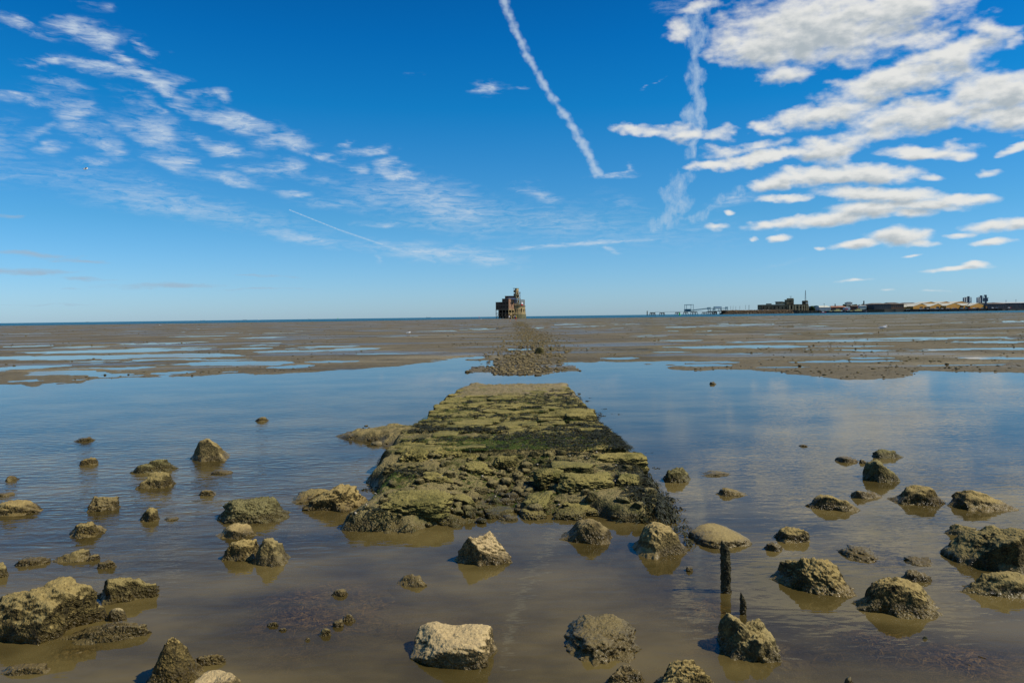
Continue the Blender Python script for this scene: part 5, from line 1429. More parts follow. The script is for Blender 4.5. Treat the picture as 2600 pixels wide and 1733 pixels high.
# jetty dolphins with raking legs
def dolphin(x0, x1, yt, yb, label, legs=4, box_=False):
    xm = (x0 + x1) / 2; r_ = froot('mooring_dolphin', c2, xm, label, 'jetty')
    a = fx(c2(x0, 0)[0]) - r_.location.x; b = fx(c2(x1, 0)[0]) - r_.location.x; zt = fz(c2(xm, yt)[0], c2(xm, yt)[1])
    box('deck', (a, b, -2, 2.5, zt - 1.4, zt), M_PILE, r_)
    joined('railing', [beam((a, -1.9, zt + 1), (b, -1.9, zt + 1), .1)] + [beam((x, -1.9, zt), (x, -1.9, zt + 1), .1) for x in np.linspace(a + .1, b - .1, 4)], M_PALE, r_)
    for k in range(legs):
        t = k / (legs - 1); x = a + (b - a) * t; sp = (t - .5) * 3.0
        joined('pile', [beam((x * .8 + (a + b) * .1, (-1.5 if k % 2 else 2), zt - 1.2), (x + sp, (-2.5 if k % 2 else 3), -1.2), .9)], M_PILE, r_)
    return r_
dolphin(222, 322, 535, 585, 'broad mooring dolphin second from the left end of the jetty', 7)
dolphin(405, 495, 538, 580, 'mooring dolphin between the broad one and the green buoy', 5)
dolphin(698, 785, 532, 578, 'mooring dolphin just behind the green buoy', 5)
dolphin(852, 930, 530, 575, 'dolphin carrying the left side of the open portal frame', 4)
dolphin(985, 1105, 522, 575, 'dolphin under the foot of the sloping ramp', 6)
dolphin(1200, 1265, 528, 575, 'dolphin under the middle of the sloping ramp', 4)
dolphin(1280, 1375, 518, 572, 'wide dolphin under the top of the sloping ramp', 6)
dolphin(1390, 1470, 515, 570, 'dolphin nearest the start of the breakwater', 5)
r_ = froot('marker_pile', c2, 171, 'lone black pile standing at the left end of the jetty', 'pile')
_a = fx(c2(162, 0)[0]) - r_.location.x; _b = fx(c2(180, 0)[0]) - r_.location.x
joined('pile', [lathe([(abs(_b - _a) / 2, -1.5), (abs(_b - _a) / 2, fz(*c2(171, 508))), (.01, fz(*c2(171, 507)))], 12)], M_PILE, r_)
joined('cap', [lathe([(abs(_b - _a) / 2 * 1.1, fz(*c2(171, 515))), (abs(_b - _a) / 2 * 1.1, fz(*c2(171, 512)))], 12)], M_STEEL, r_)
r_ = froot('walkway', c2, 600, 'thin footbridge linking the mooring dolphins', 'footbridge')
za = fz(*c2(330, 533)); xa_, xb_ = fx(c2(320, 0)[0]) - r_.location.x, fx(c2(1200, 0)[0]) - r_.location.x
joined('deck', [boxv(xa_, xb_, -.6, .6, za, za + .35)], M_PILE, r_); joined('handrail', [beam((xa_, -.6, za + 1.3), (xb_, -.6, za + 1.3), .12)], M_PALE, r_)
# portal frame with teal box
r_ = froot('loading_frame', c2, 950, 'open grey portal frame over a teal cabin at the end of the ramp', 'gantry')
for x in (873, 908, 990, 1033):
    pbox(r_, 'frame_leg', c2, x - 4, 392, x + 4, 515, (0 if x in (873, 990) else 6), (1 if x in (873, 990) else 7), M_PALE)
pbox(r_, 'frame_beam', c2, 868, 388, 1000, 402, 0, 1, M_PALE); pbox(r_, 'frame_beam', c2, 903, 386, 1040, 397, 6, 7, M_PALE)
pbox(r_, 'cabin', c2, 868, 472, 990, 522, 1.5, 6, M_TEAL); pbox(r_, 'cabin_rail', c2, 868, 500, 990, 504, 1.3, 1.45, M_PALE)
# sloping enclosed ramp
r_ = froot('access_ramp', c2, 1150, 'long pale enclosed ramp sloping up to the right', 'ramp')
def P2(x, y, d=0): a = c2(x, y); return (fx(a[0]) - r_.location.x, d, fz(*a))
for d0, nm in ((2.0, 'ramp_side'), (5.5, 'ramp_side')):
    A, B, C, D4 = P2(985, 488, d0), P2(1330, 448, d0), P2(1330, 470, d0), P2(985, 512, d0)
    V = [A, B, C, D4] + [(v[0], v[1] + .3, v[2]) for v in (A, B, C, D4)]
    joined(nm, [(V, [(0, 1, 2, 3), (7, 6, 5, 4), (0, 4, 5, 1), (1, 5, 6, 2), (2, 6, 7, 3), (3, 7, 4, 0)])], M_PALE, r_)
A, B, C, D4 = P2(985, 500, 2.3), P2(1330, 460, 2.3), P2(1330, 460, 5.5), P2(985, 500, 5.5)
joined('ramp_deck', [([A, B, C, D4] + [(v[0], v[1], v[2] - .5) for v in (A, B, C, D4)], [(3, 2, 1, 0), (4, 5, 6, 7), (0, 1, 5, 4), (2, 3, 7, 6), (1, 2, 6, 5), (3, 0, 4, 7)])], M_PILE, r_)
pbox(r_, 'ramp_head', c2, 1308, 438, 1360, 485, 1.2, 7, M_PALE)
for x in (1312, 1352): pbox(r_, 'ramp_leg', c2, x - 4, 485, x + 4, 530, 2, 3, M_PALE)
pbox(r_, 'gallery', c2, 1360, 455, 1640, 468, 2, 5, M_PALE)
for x in (1400, 1440, 1510, 1555, 1640, 1675): pbox(r_, 'gallery_leg', c2, x - 4, 468, x + 4, 512, 2, 3, M_PALE)
pbox(r_, 'gallery_head', c2, 1635, 430, 1680, 470, 1.5, 5, M_PALE)
r_ = froot('white_cabin', c2, 1495, 'white cabin raised on legs beside the top of the ramp', 'cabin')
pbox(r_, 'cabin_wall', c2, 1440, 428, 1550, 456, -1, 5, M_WHITE); pbox(r_, 'side_frame', c2, 1420, 425, 1440, 495, -1, 4, M_PALE); pbox(r_, 'side_frame', c2, 1550, 425, 1562, 495, -1, 4, M_PALE)
pbox(r_, 'roof_rail', c2, 1440, 424, 1550, 428, -1.2, 5.2, M_PALE); pbox(r_, 'floor_beam', c2, 1440, 456, 1550, 462, -.8, 4.8, M_PALE)
# jetty head deck
r_ = froot('jetty_deck', c2, 1450, 'dark piled jetty deck joining the breakwater', 'jetty')
pbox(r_, 'deck', c2, 1330, 508, 1650, 520, 0, 12, M_PILE)
for x in (1345, 1400, 1440, 1470, 1530, 1560): pbox(r_, 'pile', c2, x - 5, 520, x + 5, 580, 1, 2.5, M_PILE, z0=-1)
# breakwater of rocks
def breakwater():
    xs_ = np.linspace(fx(c2(1530, 0)[0]), fx(c3(780, 0)[0]), 260); T = np.linspace(0, 1, 12)
    X, Tm = np.meshgrid(xs_, T, indexing='xy'); x = X.ravel(); t = Tm.ravel()
    zt = 10.6 * sstep(xs_[0] - 5, xs_[0] + 40, x) * .0 + 11.2 + (x - xs_[0]) * .0
    ztop = np.interp(x, [xs_[0], xs_[-1]], [fz(*c2(1600, 500)), fz(*c3(700, 455))])
    z = -.5 + (ztop + .5) * sstep(0, .85, t) + fbm(np.stack([x * .35, t * 6, x * 0], 1), 4, 7, .65) * 1.5 * (1 - t * .5)
    z *= sstep(xs_[0], xs_[0] + 12, x)
    o = mesh_np('breakwater', np.stack([x, FD - 2 + t * 16, z], 1), grid_faces(12, 260), M_RIPRAP, False)
    tagit(o, 'long breakwater of piled boulders below the parked cars', 'breakwater')
    b2 = mesh_np('road', [(xs_[0], FD + 13.5, ztop[0] - .3), (xs_[-1], FD + 13.5, ztop[-1] - .3), (xs_[-1], FD + 40, ztop[-1] - .3), (xs_[0], FD + 40, ztop[0] - .3)], [(0, 1, 2, 3)], M_BRICKF, False)
    b2['kind'] = 'structure'
    rs_ = np.random.RandomState(31); n = 1100
    x = rs_.uniform(xs_[0] + 6, xs_[-1], n); t = rs_.rand(n)
    zz2 = (np.interp(x, [xs_[0], xs_[-1]], [ztop[0], ztop[-1]]) + .3) * sstep(0, .85, t) - .3
    rb = rubble_mesh('boulders', list(zip(x, FD - 2.6 + t * 16, zz2)), 1.0 + 1.1 * rs_.rand(n), M_RIPRAP, 33, 1, None); rb.parent = o
    return ztop[0], ztop[-1], xs_[0], xs_[-1]
bz0, bz1, bx0, bx1 = breakwater()
# cars: one of each colour is modelled, the rest are copies
def car_proto(mat):
    c = bpy.data.objects.new('parked_car', None); link(c)
    prof = [(-2.1, .35), (-2.15, .85), (-1.5, .95), (-1.0, 1.42), (.55, 1.42), (1.2, .95), (2.05, .82), (2.1, .35)]
    V = [(x, y, z) for y in (-.85, .85) for x, z in prof]; n = len(prof)
    F = [tuple(range(n)), tuple(range(2 * n - 1, n - 1, -1))] + [(i, i + n, (i + 1) % n + n, (i + 1) % n) for i in range(n)]
    joined('body', [(V, F)], mat, c)
    joined('side_windows', [boxv(-1.0, .6, -.87, -.855, .98, 1.30), boxv(-1.0, .6, .855, .87, .98, 1.30)], M_GLASS, c)
    for x in (-1.35, 1.35):
        for y in (-.86, .68):
            V2, F2 = [], []
            for k in range(12):
                a = k / 12 * 2 * math.pi; V2 += [(x + .34 * math.cos(a), y, .34 + .34 * math.sin(a)), (x + .34 * math.cos(a), y + .18, .34 + .34 * math.sin(a))]
            F2 = [(2 * k, 2 * k + 1, (2 * k + 3) % 24, (2 * k + 2) % 24) for k in range(12)] + [tuple(range(0, 24, 2)), tuple(range(23, 0, -2))]
            joined('wheel', [(V2, F2)], M_QUAY, c)
    return c
def copy_tree(o, parent=None):
    c = o.copy(); COL.objects.link(c); c.parent = parent
    for ch in [q for q in bpy.data.objects if q.parent == o]: copy_tree(ch, c)
    return c
CARC = [('white', M_WHITE), ('silver', mat_plain('silver_paint', (.45, .47, .50), .35, .5, .05)), ('black', mat_plain('black_paint', (.03, .03, .035), .3, .5, .05)),
        ('red', M_RED), ('blue', mat_plain('blue_paint', (.04, .10, .30), .35, .5, .05))]
protos = {}
ORD = 'first second third fourth fifth sixth seventh eighth ninth tenth eleventh twelfth thirteenth fourteenth fifteenth sixteenth seventeenth eighteenth nineteenth twentieth'.split()
ORD += ['twenty-' + w for w in ORD[:9]] + ['thirtieth'] + ['thirty-' + w for w in ORD[:9]]
rs = np.random.RandomState(77)
def put_car(x, y, z, ci, label, group, rz=0.0, s=1.0):
    nm, mt = CARC[ci]
    if ci not in protos: c = protos[ci] = car_proto(mt)
    else: c = copy_tree(protos[ci])
    c.location = (x, y, z); c.rotation_euler = (0, 0, rz); c.scale = (s, s, s)
    tagit(c, label % nm, 'car', group)
xs_c = [c2(a, 0)[0] for a in (2060, 2125, 2180, 2215, 2235, 2270, 2300, 2335)] + [c3(a, 0)[0] for a in (70, 105, 190, 230, 245, 262, 290, 310, 335, 352, 375, 610)]
for i, px in enumerate(xs_c):
    x = fx(px, FD + 17); z = bz0 + (bz1 - bz0) * (x - bx0) / (bx1 - bx0) - .3
    put_car(x, FD + 16 + (i % 3), z, [0, 1, 0, 2, 0, 1, 4, 0][i % 8], '%s car, ' + ORD[i] + ' from the jetty end in the row on the breakwater', 'cars parked on the breakwater', rs.uniform(-.5, .5), 1.15)
# lamp posts on the breakwater
for i, (x, yt, f) in enumerate([(1730, 420, c2), (1775, 420, c2), (1825, 425, c2), (1900, 420, c2), (2007, 402, c2), (2073, 402, c2), (10, 365, c3), (432, 375, c3), (588, 385, c3)]):
    a = f(x, yt); r_ = root('lamp_post', (fx(a[0], FD + 20), FD + 20, 9.0), 0, ['first thin post from the jetty end of the breakwater', 'second thin post from the jetty end', 'third thin post from the jetty end', 'fourth thin post from the jetty end',
        'left one of two taller posts on the breakwater', 'right one of two taller posts on the breakwater', 'thin post standing left of the fort wall', 'post before the left half of the fort wall', 'post before the middle of the fort wall'][i], 'lamp post', 'lamp posts on the breakwater')
    h = fz(*a) - 9.0
    joined('post', [beam((0, 0, 0), (0, 0, h), .35)], M_PILE, r_); joined('lamp', [beam((-.1, 0, h), (1.3, 0, h + .1), .3)], M_STEEL, r_)

# the fort: a curved casemated wall with piers
FORT = froot('coastal_fort', c3, 650, 'low curved stone fort with a watch tower and a tall mast', 'fort')
def fort_wall():
    CUR[0] = FD + 28
    # plan: straight on the left, curving back at the right
    x0, x1 = fx(c3(215, 0)[0]) - FORT.location.x, fx(c3(1070, 0)[0]) - FORT.location.x
    n = 46; pts = []
    for k in range(n + 1):
        t = k / n; x = x0 + (x1 - x0) * t
        y = 26 + 26 * (t - .62) ** 2 * 1.2
        if t < .04: y += (0.04 - t) * 300
        if t > .95: y += (t - .95) * 260
        pts.append((x, y))
    zt = fz(*c3(650, 362)); V, F = [], []
    for (x, y) in pts: V += [(x, y, 1.0), (x, y, zt), (x + 4.7 * (1 - (x - x0) / (x1 - x0)), y + 14, zt), (x + 4.7 * (1 - (x - x0) / (x1 - x0)), y + 14, 1.0)]
    for k in range(n):
        for j in range(3): F.append((4 * k + j, 4 * k + 4 + j, 4 * k + 5 + j, 4 * k + 1 + j))
    F += [(0, 1, 2, 3), (4 * n + 3, 4 * n + 2, 4 * n + 1, 4 * n)]
    joined('wall', [(V, F)], M_FORT, FORT)
    Vc = []; Fc = []
    for (x, y) in pts: Vc += [(x, y - .6, zt - .2), (x, y - .6, zt + 1.1), (x, y + 3, zt + 1.1)]
    for k in range(n):
        for j in range(2): Fc.append((3 * k + j, 3 * k + 3 + j, 3 * k + 4 + j, 3 * k + 1 + j))
    joined('parapet', [(Vc, Fc)], M_FORT_D, FORT)
    P_ = lambda x: float(np.interp(x, [p[0] for p in pts], [p[1] for p in pts]))
    for cx in (700, 755, 800, 860, 915, 955, 990, 1018, 1042, 1064):
        x = fx(c3(cx, 0)[0]) - FORT.location.x; w = 2.2 if cx < 980 else 1.6
        box('pier', (x - w / 2, x + w / 2, P_(x) - 1.3, P_(x) + .4, 1.2, zt - .4), M_FORT_P, FORT)
    for cx in (728, 828, 888, 936, 972, 1004, 1030, 1053, 640, 580, 520, 460, 400, 340, 280):
        x = fx(c3(cx, 0)[0]) - FORT.location.x; w = 2.6 if cx < 980 else 1.5
        for z0, z1 in ((zt * .55, zt * .82), (3.0, zt * .42)):
            box('gun_port', (x - w / 2, x + w / 2, P_(x) - .12, P_(x) + .6, z0, z1), M_DARK, FORT)
fort_wall(); CUR[0] = FD
pbox(FORT, 'roof_hut', c3, 318, 338, 398, 355, 34, 40, M_FORT_D)
pbox(FORT, 'long_roof_block', c3, 490, 308, 645, 350, 34, 44, M_FORT); pbox(FORT, 'long_roof_block_roof', c3, 486, 302, 590, 309, 33, 45, M_GREYROOF)
pbox(FORT, 'link_block', c3, 640, 310, 655, 325, 34, 40, M_FORT_D)
pbox(FORT, 'watch_tower', c3, 655, 274, 778, 362, 30, 42, M_FORT); pbox(FORT, 'watch_tower_top', c3, 686, 252, 775, 274, 31, 41, M_FORT)
pbox(FORT, 'tower_band', c3, 652, 270, 782, 277, 29.6, 42.4, M_FORT_P); pbox(FORT, 'tower_band', c3, 684, 248, 777, 253, 30.6, 41.4, M_FORT_P)
for x in (668, 692, 716): pbox(FORT, 'window', c3, x, 290, x + 14, 302, 29.85, 29.98, M_DARK)
for x in (740, 758): pbox(FORT, 'window', c3, x, 330, x + 10, 345, 29.85, 29.98, M_DARK)
for x in (700, 722, 744): pbox(FORT, 'window', c3, x, 258, x + 14, 267, 30.85, 30.98, M_GLASS)
pbox(FORT, 'radar_post', c3, 725, 215, 731, 250, 35, 35.8, M_STEEL); pbox(FORT, 'radar_bar', c3, 702, 214, 750, 218, 35, 35.8, M_STEEL)
pbox(FORT, 'mast_house', c3, 935, 290, 978, 350, 32, 38, M_FORT_D); pbox(FORT, 'white_house', c3, 978, 310, 1022, 350, 31, 37, M_FORT_P)
pbox(FORT, 'white_house_top', c3, 985, 285, 1016, 310, 32, 36, M_FORT_P); pbox(FORT, 'window', c3, 985, 325, 1015, 334, 30.8, 30.95, M_WHITE)
pbox(FORT, 'balcony', c3, 935, 305, 1024, 311, 30.5, 38, M_FORT_D)
mast_x = fx(c3(976, 0)[0], FD + 35) - FORT.location.x; zb, ztm = fz(*c3(976, 290), FD + 35), fz(*c3(976, 110), FD + 35)
mp_ = [beam((mast_x + dx, 35 + dy, zb), (mast_x + dx * .25, 35 + dy * .25, ztm), .28) for dx, dy in ((-1, -1), (1, -1), (1, 1), (-1, 1))]
nst = 14
for k in range(nst):
    t0, t1 = k / nst, (k + 1) / nst; q0, q1 = 1 - .75 * t0, 1 - .75 * t1
    mp_.append(beam((mast_x - q0, 35 - q0, zb + (ztm - zb) * t0), (mast_x + q1, 35 - q1, zb + (ztm - zb) * t1), .18))
joined('lattice_mast', mp_, M_STEEL, FORT)
pbox(FORT, 'boat_ramp', c3, 680, 455, 830, 500, 6, 14, M_QUAY, z0=0)
# quay right of the fort
def quay(f, x0, x1, yt, label, d0=10, d1=40, mat=None, n=8):
    r_ = froot('quay_wall', f, (x0 + x1) / 2, label, 'quay', d=d0)
    CUR[0] = FD + d0
    loc = r_.location; X0, X1 = fx(f(x0, 0)[0]) - loc.x, fx(f(x1, 0)[0]) - loc.x; zt = fz(*f((x0 + x1) / 2, yt))
    box('wall', (X0, X1, 0, d1 - d0, -1, zt), mat or M_QUAY, r_)
    for k in range(n):
        x = X0 + (X1 - X0) * (k + .5) / n; box('fender', (x - .6, x + .6, -.8, -.01, 0, zt + .25), M_PILE, r_)
    CUR[0] = FD
    return zt
quay(c3, 830, 1240, 455, 'dark rough sea wall under the right half of the fort', 10, 28, M_FORT_D, 6)
quay(c3, 1240, 2010, 462, 'dark quay behind the tugs', 14, 60, M_QUAY, 8)
quay(c3, 2010, 2100, 440, 'short timber wharf right of the second tug', 8, 50, M_FORT_D, 6)
quay(c4, 20, 270, 385, 'piled brown wharf before the big grey shed', 6, 60, M_FORT_D, 10)
quay(c4, 270, 585, 378, 'earthy brown bank left of the ochre sheds', 9, 60, M_BROWNROOF, 1)
QZ = quay(c4, 585, 2030, 374, 'long black quay wall below the ochre sheds', 6, 60, M_QUAY, 10)
quay(c4, 2030, 2900, 378, 'low quay at the far right edge', 12, 60, M_BROWNROOF, 6)
QP = fz(*c4(1300, 374))
# cars and vans on the ochre sheds' quay
for i, cx in enumerate([800, 818, 835, 858, 880, 905, 925, 950, 975, 1000, 1018, 1060, 1090, 1125, 1155, 1190, 1225, 1255, 1290, 1340, 1410, 1425, 1445, 1490, 1545, 1590, 1630, 1680, 1720, 1850, 1870, 1890, 1960, 2120, 2150]):
    put_car(fx(c4(cx, 0)[0], FD + 13), FD + 10 + (i * 7 % 5) * 1.6, QP, [0, 0, 1, 0, 3, 0, 1, 2, 0, 4][i % 10], '%s car, ' + ORD[i] + ' from the left in the row before the ochre sheds', 'cars on the ochre sheds quay', rs.uniform(-.4, .4), 1.2)
# sheds
def shed(f, xl, xr, ye, xp, yp, ybase, d0, d1, wall, roof, label, name='warehouse', doors=(), cat='warehouse', group=None, overL=0):
    """gable facing the sea: eaves at ye, peak (xp, yp); overL = how far the roof's long side runs back to the left"""
    r_ = froot(name, f, (xl + xr) / 2, label, cat, group, d=d0)
    loc = r_.location; CUR[0] = FD + d0
    g = lambda x, y: (fx(f(x, y)[0]) - loc.x, fz(*f(x, y)))
    (xa, zb_), (xb, _), (xpk, zp) = g(xl, ybase), g(xr, ybase), g(xp, yp); ze = g(xl, ye)[1]
    ze2 = g(xr, ye)[1]; zb_ = min(zb_, 6.0)
    dd = d1 - d0; sk = overL
    V = [(xa, 0, zb_), (xb, 0, zb_), (xb, 0, ze2), (xpk, 0, zp), (xa, 0, ze), (xa - sk, dd, zb_), (xb - sk, dd, zb_), (xb - sk, dd, ze2), (xpk - sk, dd, zp), (xa - sk, dd, ze)]
    joined('wall', [(V, [(0, 1, 2, 3, 4), (9, 8, 7, 6, 5), (0, 4, 9, 5), (1, 6, 7, 2)])], wall, r_)
    e = .35
    V = [(xa - .5, -e, ze - .1), (xpk, -e, zp + .15), (xb + .5, -e, ze2 - .1), (xa - .5 - sk, dd + e, ze - .1), (xpk - sk, dd + e, zp + .15), (xb + .5 - sk, dd + e, ze2 - .1)]
    V += [(x, y, z + .35) for x, y, z in V]
    joined('roof', [(V, [(0, 3, 4, 1), (1, 4, 5, 2), (6, 7, 10, 9), (7, 8, 11, 10), (0, 1, 7, 6), (1, 2, 8, 7), (3, 9, 10, 4), (4, 10, 11, 5), (0, 6, 9, 3), (2, 5, 11, 8)])], roof, r_)
    for (a, b, c, d, mt) in doors:
        (x0_, z1_), (x1_, _) = g(a, c), g(b, c); z0_ = g(a, d)[1]
        box('door', (x0_, x1_, -.12, -.01, z0_, z1_), mt, r_)
    CUR[0] = FD
    if wall is M_OCHRE: r_.rotation_euler = (0, 0, R(20)); r_.scale = (1.26, 1, 1)
    return r_
# rear row
for i, (xl, xr, xp, yp, ye) in enumerate(((855, 1060, 965, 270, 292), (1075, 1290, 1195, 267, 292), (1285, 1548, 1420, 264, 290))):
    shed(c4, xl, xr, ye, xp, yp, 330, 120, 150, M_OCHRE, M_CREAM, ['left one of the three ochre gables behind', 'middle one of the three ochre gables behind', 'right one of the three ochre gables behind'][i], group='ochre sheds on the quay', overL=0)
for i, (xl, xr, xp, yp, ye, db) in enumerate(((692, 942, 820, 298, 340, [(795, 842, 345, 362, M_GLASS)]), (942, 1182, 1068, 298, 342, [(1040, 1085, 342, 368, M_GLASS)]), (1182, 1448, 1312, 290, 330, []), (1540, 1810, 1672, 290, 332, []))):
    shed(c4, xl, xr, ye, xp, yp, 378, 40, 90, M_OCHRE, M_CREAM, ['first ochre shed from the left in the front row', 'second ochre shed from the left in the front row', 'third ochre shed from the left in the front row', 'rightmost ochre shed in the front row beside the crane'][i], group='ochre sheds on the quay', doors=db, overL=0)
shed(c4, 1448, 1540, 326, 1494, 318, 378, 42, 60, M_OCHRE, M_CREAM, 'small ochre link shed with a white door between the big ones', doors=[(1475, 1522, 338, 362, M_WHITE)])
def longshed(f, x0, x1, ye, yr, ybase, d0, depth, wall, roof, label, hip=0, name='warehouse', cat='warehouse', wins=0):
    """ridge runs across the view: long wall and sloping roof face the sea"""
    r_ = froot(name, f, (x0 + x1) / 2, label, cat, d=d0); loc = r_.location; CUR[0] = FD + d0
    g = lambda x, y: (fx(f(x, y)[0]) - loc.x, fz(*f(x, y)))
    (xa, _), (xb, _) = g(x0, ye), g(x1, ye); ze = g((x0 + x1) / 2, ye)[1]; zr = g((x0 + x1) / 2, yr)[1]; zb_ = min(g((x0 + x1) / 2, ybase)[1], 6)
    box('wall', (xa, xb, 0, depth, zb_, ze), wall, r_)
    V = [(xa - .4, -.5, ze), (xb + .4, -.5, ze), (xb + .4, depth + .5, ze), (xa - .4, depth + .5, ze), (xa + hip, depth / 2, zr), (xb - hip, depth / 2, zr)]
    joined('roof', [(V, [(0, 1, 5, 4), (2, 3, 4, 5), (1, 2, 5), (3, 0, 4), (3, 2, 1, 0)])], roof, r_)
    for k in range(wins):
        x = xa + (xb - xa) * (k + .5) / wins; w = (xb - xa) / wins * .4
        box('window', (x - w / 2, x + w / 2, -.12, -.01, zb_ + (ze - zb_) * .4, zb_ + (ze - zb_) * .75), M_GLASS, r_)
    CUR[0] = FD
    return r_
pb = lambda *a, **k: longshed(*a, **k)
pb(c4, 470, 700, 345, 303, 378, 46, 50, M_OCHRE, M_CREAM, 'long cream roof sloping to the left end of the ochre sheds', hip=25)
pb(c4, 115, 370, 305, 285, 378, 30, 60, M_GREYSHED, M_BROWNROOF, 'big dark grey boat shed at the left of the dockyard', hip=9, wins=9)
pb(c4, 370, 560, 305, 276, 378, 34, 60, M_BRICKF, M_BROWNROOF, 'brown-roofed brick store joined to the right of the big grey shed', hip=4, wins=6)
pb(c4, 560, 850, 298, 280, 330, 160, 50, M_BRICKF, M_BROWNROOF, 'long brown-roofed building behind the cream roofs', hip=10)
pb(c4, 1810, 2080, 300, 280, 378, 60, 60, M_GREYSHED, M_BROWNROOF, 'low dark shed right of the crane', wins=8)
pb(c4, 2040, 2900, 285, 268, 378, 70, 70, M_GREYSHED, M_GREYROOF, 'long pale-roofed grey shed at the right edge', wins=12)
pb(c3, 1215, 1410, 405, 375, 455, 60, 26, M_GREYROOF, M_CREAM, 'white boathouse with a pale pitched roof behind the red boat', hip=3)
pb(c3, 1420, 1680, 402, 376, 455, 64, 22, M_BRICKF, M_TERRA, 'long terracotta-roofed building behind the left tug', hip=3, wins=7)
pb(c3, 1770, 2000, 385, 365, 455, 90, 22, M_BRICKF, M_BROWNROOF, 'brown terrace below the dark chimney', wins=8, cat='building', name='building')
pb(c3, 2000, 2150, 385, 370, 455, 60, 22, M_BRICKF, M_TERRA, 'small brick office with a row of lit windows', wins=6, cat='building', name='building')
pb(c3, 1650, 1740, 405, 398, 440, 40, 10, M_WHITE, M_GREYROOF, 'white portable cabin behind the tugs', cat='cabin', name='cabin')
pb(c3, 1905, 2020, 378, 368, 450, 50, 10, M_PALE, M_GREYROOF, 'pale low hut right of the dark chimney', cat='cabin', name='cabin')
for f, x0, x1, yt, yb, label in ((c3, 1474, 1490, 343, 400, 'short dark chimney above the terracotta roof'), (c3, 1962, 1982, 292, 400, 'tall dark chimney left of the big grey shed')):
    r_ = froot('chimney', f, (x0 + x1) / 2, label, 'chimney', d=70); CUR[0] = FD + 70
    w = abs(fx(f(x1, 0)[0]) - fx(f(x0, 0)[0])) / 2
    joined('stack', [lathe([(w * 1.15, 3), (w * .9, fz(*f((x0 + x1) / 2, yt)))], 14)], M_PILE, r_, True); joined('rim', [lathe([(w * 1.1, fz(*f((x0 + x1) / 2, yt + 5))), (w * 1.1, fz(*f((x0 + x1) / 2, yt))), (.1, fz(*f((x0 + x1) / 2, yt)))], 14)], M_CRANE, r_)
r_ = froot('water_tower', c3, 1730, 'pale square water tower on a narrower shaft above the tugs', 'water tower', d=110)
pbox(r_, 'tank', c3, 1685, 322, 1776, 358, 110, 122, M_CREAM); pbox(r_, 'shaft', c3, 1700, 358, 1752, 400, 112, 120, M_CREAM); pbox(r_, 'roof', c3, 1700, 312, 1750, 322, 112, 120, M_BRICKF); pbox(r_, 'tank_rim', c3, 1682, 318, 1779, 323, 109.5, 122.5, M_GREYROOF)
for f, x, y0, y1, label, d in ((c3, 1295, 335, 378, 'thin aerial on the white boathouse', 62), (c4, 2083, 240, 275, 'left floodlight mast at the far right', 90), (c4, 2231, 230, 270, 'right floodlight mast at the far right', 90)):
    r_ = froot('mast', f, x, label, 'mast', d=d)
    z0, z1 = fz(*f(x, y1)), fz(*f(x, y0)); joined('pole', [beam((0, 0, 2), (0, 0, z1), .5)], M_STEEL, r_); joined('crossbar', [beam((-1.4, 0, z1), (1.4, 0, z1), .6)], M_STEEL, r_)
CUR[0] = FD
# silos with elevator towers
for i, (x0, x1, yt, tx0, tx1, tyt) in enumerate(((1438, 1500, 207, 1518, 1540, 187), (1642, 1700, 205, 1708, 1730, 175))):
    r_ = froot('silo', c4, (x0 + x1) / 2, ['left pair of tall grey silos behind the ochre sheds', 'right pair of tall grey silos beside the crane'][i], 'silo', 'silos behind the ochre sheds', d=200)
    w = (x1 - x0) / 2; CUR[0] = FD + 200
    for k in (0, 1):
        cxm = x0 + w * (k + .5); X = fx(c4(cxm, 0)[0]) - r_.location.x; rr = abs(fx(c4(cxm + w / 2, 0)[0]) - fx(c4(cxm, 0)[0])) * .97
        joined('silo_drum', [lathe([(rr, 0), (rr, fz(*c4(cxm, yt + 3))), (.1, fz(*c4(cxm, yt)))], 20, X, 0)], M_SILO, r_, True)
    pbox(r_, 'elevator_tower', c4, tx0, tyt, tx1, 300, 199, 203, M_CRANE); pbox(r_, 'top_gallery', c4, x0 + w, yt - 6, tx0, yt, 199, 202, M_STEEL)
    for k in range(5): pbox(r_, 'stair_landing', c4, tx1, tyt + 14 + k * 16, tx1 + 30, tyt + 18 + k * 16, 199, 202, M_STEEL)
    for k in range(2): pbox(r_, 'stair_post', c4, tx1 + 12 + k * 16, tyt + 20, tx1 + 15 + k * 16, 290, 199, 200, M_STEEL)
CUR[0] = FD
r_ = froot('harbour_crane', c4, 1790, 'dark blue harbour crane with a raised head right of the silos', 'crane', d=50)
pbox(r_, 'tower', c4, 1783, 175, 1797, 300, 48, 52, M_CRANE); pbox(r_, 'cab', c4, 1770, 215, 1815, 265, 46, 54, M_CRANE); pbox(r_, 'head', c4, 1778, 166, 1795, 185, 47, 53, M_CRANE); pbox(r_, 'platform', c4, 1765, 243, 1820, 248, 46, 54, M_PALE)
pbox(r_, 'jib_stub', c4, 1797, 206, 1826, 212, 49, 51, M_CRANE)
A = c4(1650, 352); B = c4(1775, 255)
joined('jib', [beam((fx(A[0]) - r_.location.x, -6, fz(*A)), (fx(B[0]) - r_.location.x, -1, fz(*B)), .9)], M_CRANE, r_)
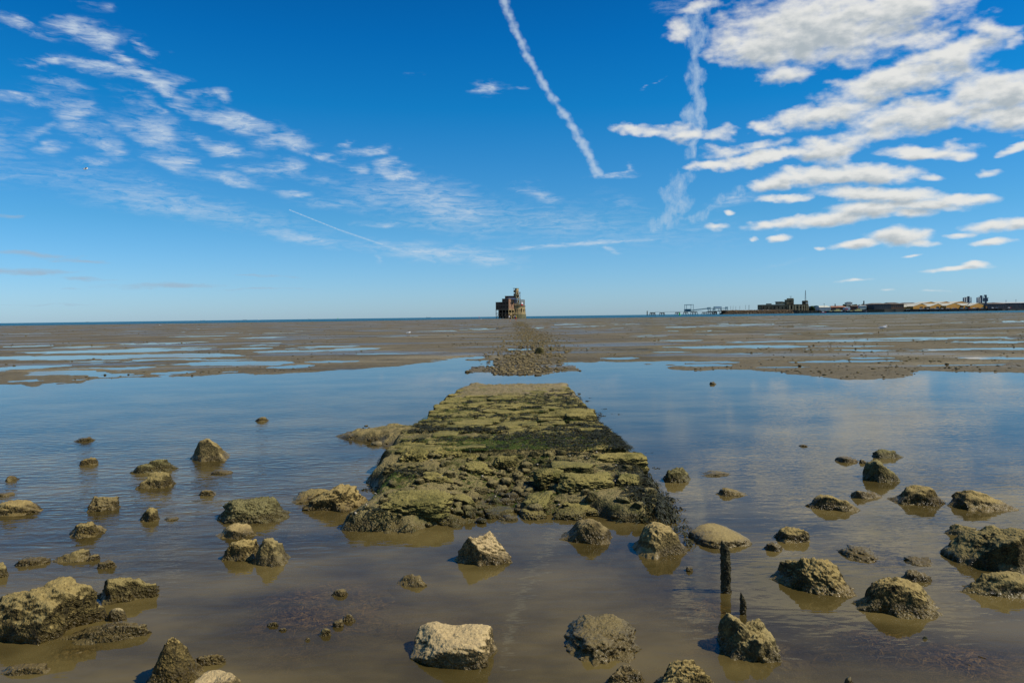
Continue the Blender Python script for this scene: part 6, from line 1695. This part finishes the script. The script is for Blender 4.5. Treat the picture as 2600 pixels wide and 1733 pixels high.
for x in (1768, 1790, 1812): pbox(r_, 'leg', c4, x - 3, 300, x + 3, 372, 44, 46, M_CRANE)
pbox(r_, 'portal_beam', c4, 1765, 312, 1815, 322, 43, 45, M_CRANE)
# tugs and small boats
def tug(f, x0, x1, label, d=2):
    r_ = froot('tug', f, (x0 + x1) / 2, label, 'tug boat', 'tugs at the quay', d=d)
    L = fx(f(x1, 0)[0]) - fx(f(x0, 0)[0])
    hull(L, 9, -.8, 3.2, M_TUGD, r_)
    box('deckhouse', (-L * .12, L * .22, -3, 3, 3.2, 6.0), M_TUG, r_); box('wheelhouse', (-.02 * L, L * .14, -2.3, 2.3, 6.0, 8.8), M_TUG, r_)
    box('wheelhouse_windows', (-.02 * L + .2, L * .14 - .2, -2.38, -2.31, 7.2, 8.3), M_GLASS, r_)
    box('funnel', (-L * .10, -L * .04, -1.2, 1.2, 6.0, 9.4), M_TUGD, r_); box('winch', (-L * .34, -L * .22, -1.6, 1.6, 3.0, 4.8), M_TUG, r_)
    joined('mast', [beam((L * .04, 0, 8.8), (L * .04, 0, 14.0), .35), beam((L * .04 - 1.5, 0, 11.5), (L * .04 + 1.5, 0, 11.5), .25)], M_RED, r_)
    return r_
tug(c3, 1330, 1670, 'left one of two dark-hulled tugs with cream wheelhouse')
tug(c3, 1675, 2030, 'right one of two dark-hulled tugs with cream wheelhouse')
r_ = froot('motor_boat', c3, 1280, 'small orange-red boat moored left of the tugs', 'boat', d=1)
hull(fx(c3(1330, 0)[0]) - fx(c3(1235, 0)[0]), 3.4, -.4, 1.8, M_RED, r_); box('cabin', (-2.5, 1.5, -1, 1, 1.7, 3.4), M_WHITE, r_); box('windscreen', (1.5, 1.56, -.8, .8, 2.3, 3.2), M_GLASS, r_)
r_ = froot('container', c3, 1680, 'red container stacked behind the tugs', 'container', d=30); pbox(r_, 'box', c3, 1650, 425, 1700, 442, 30, 34, M_RED); pbox(r_, 'door', c3, 1652, 427, 1658, 440, 29.9, 29.98, M_BRICKF)
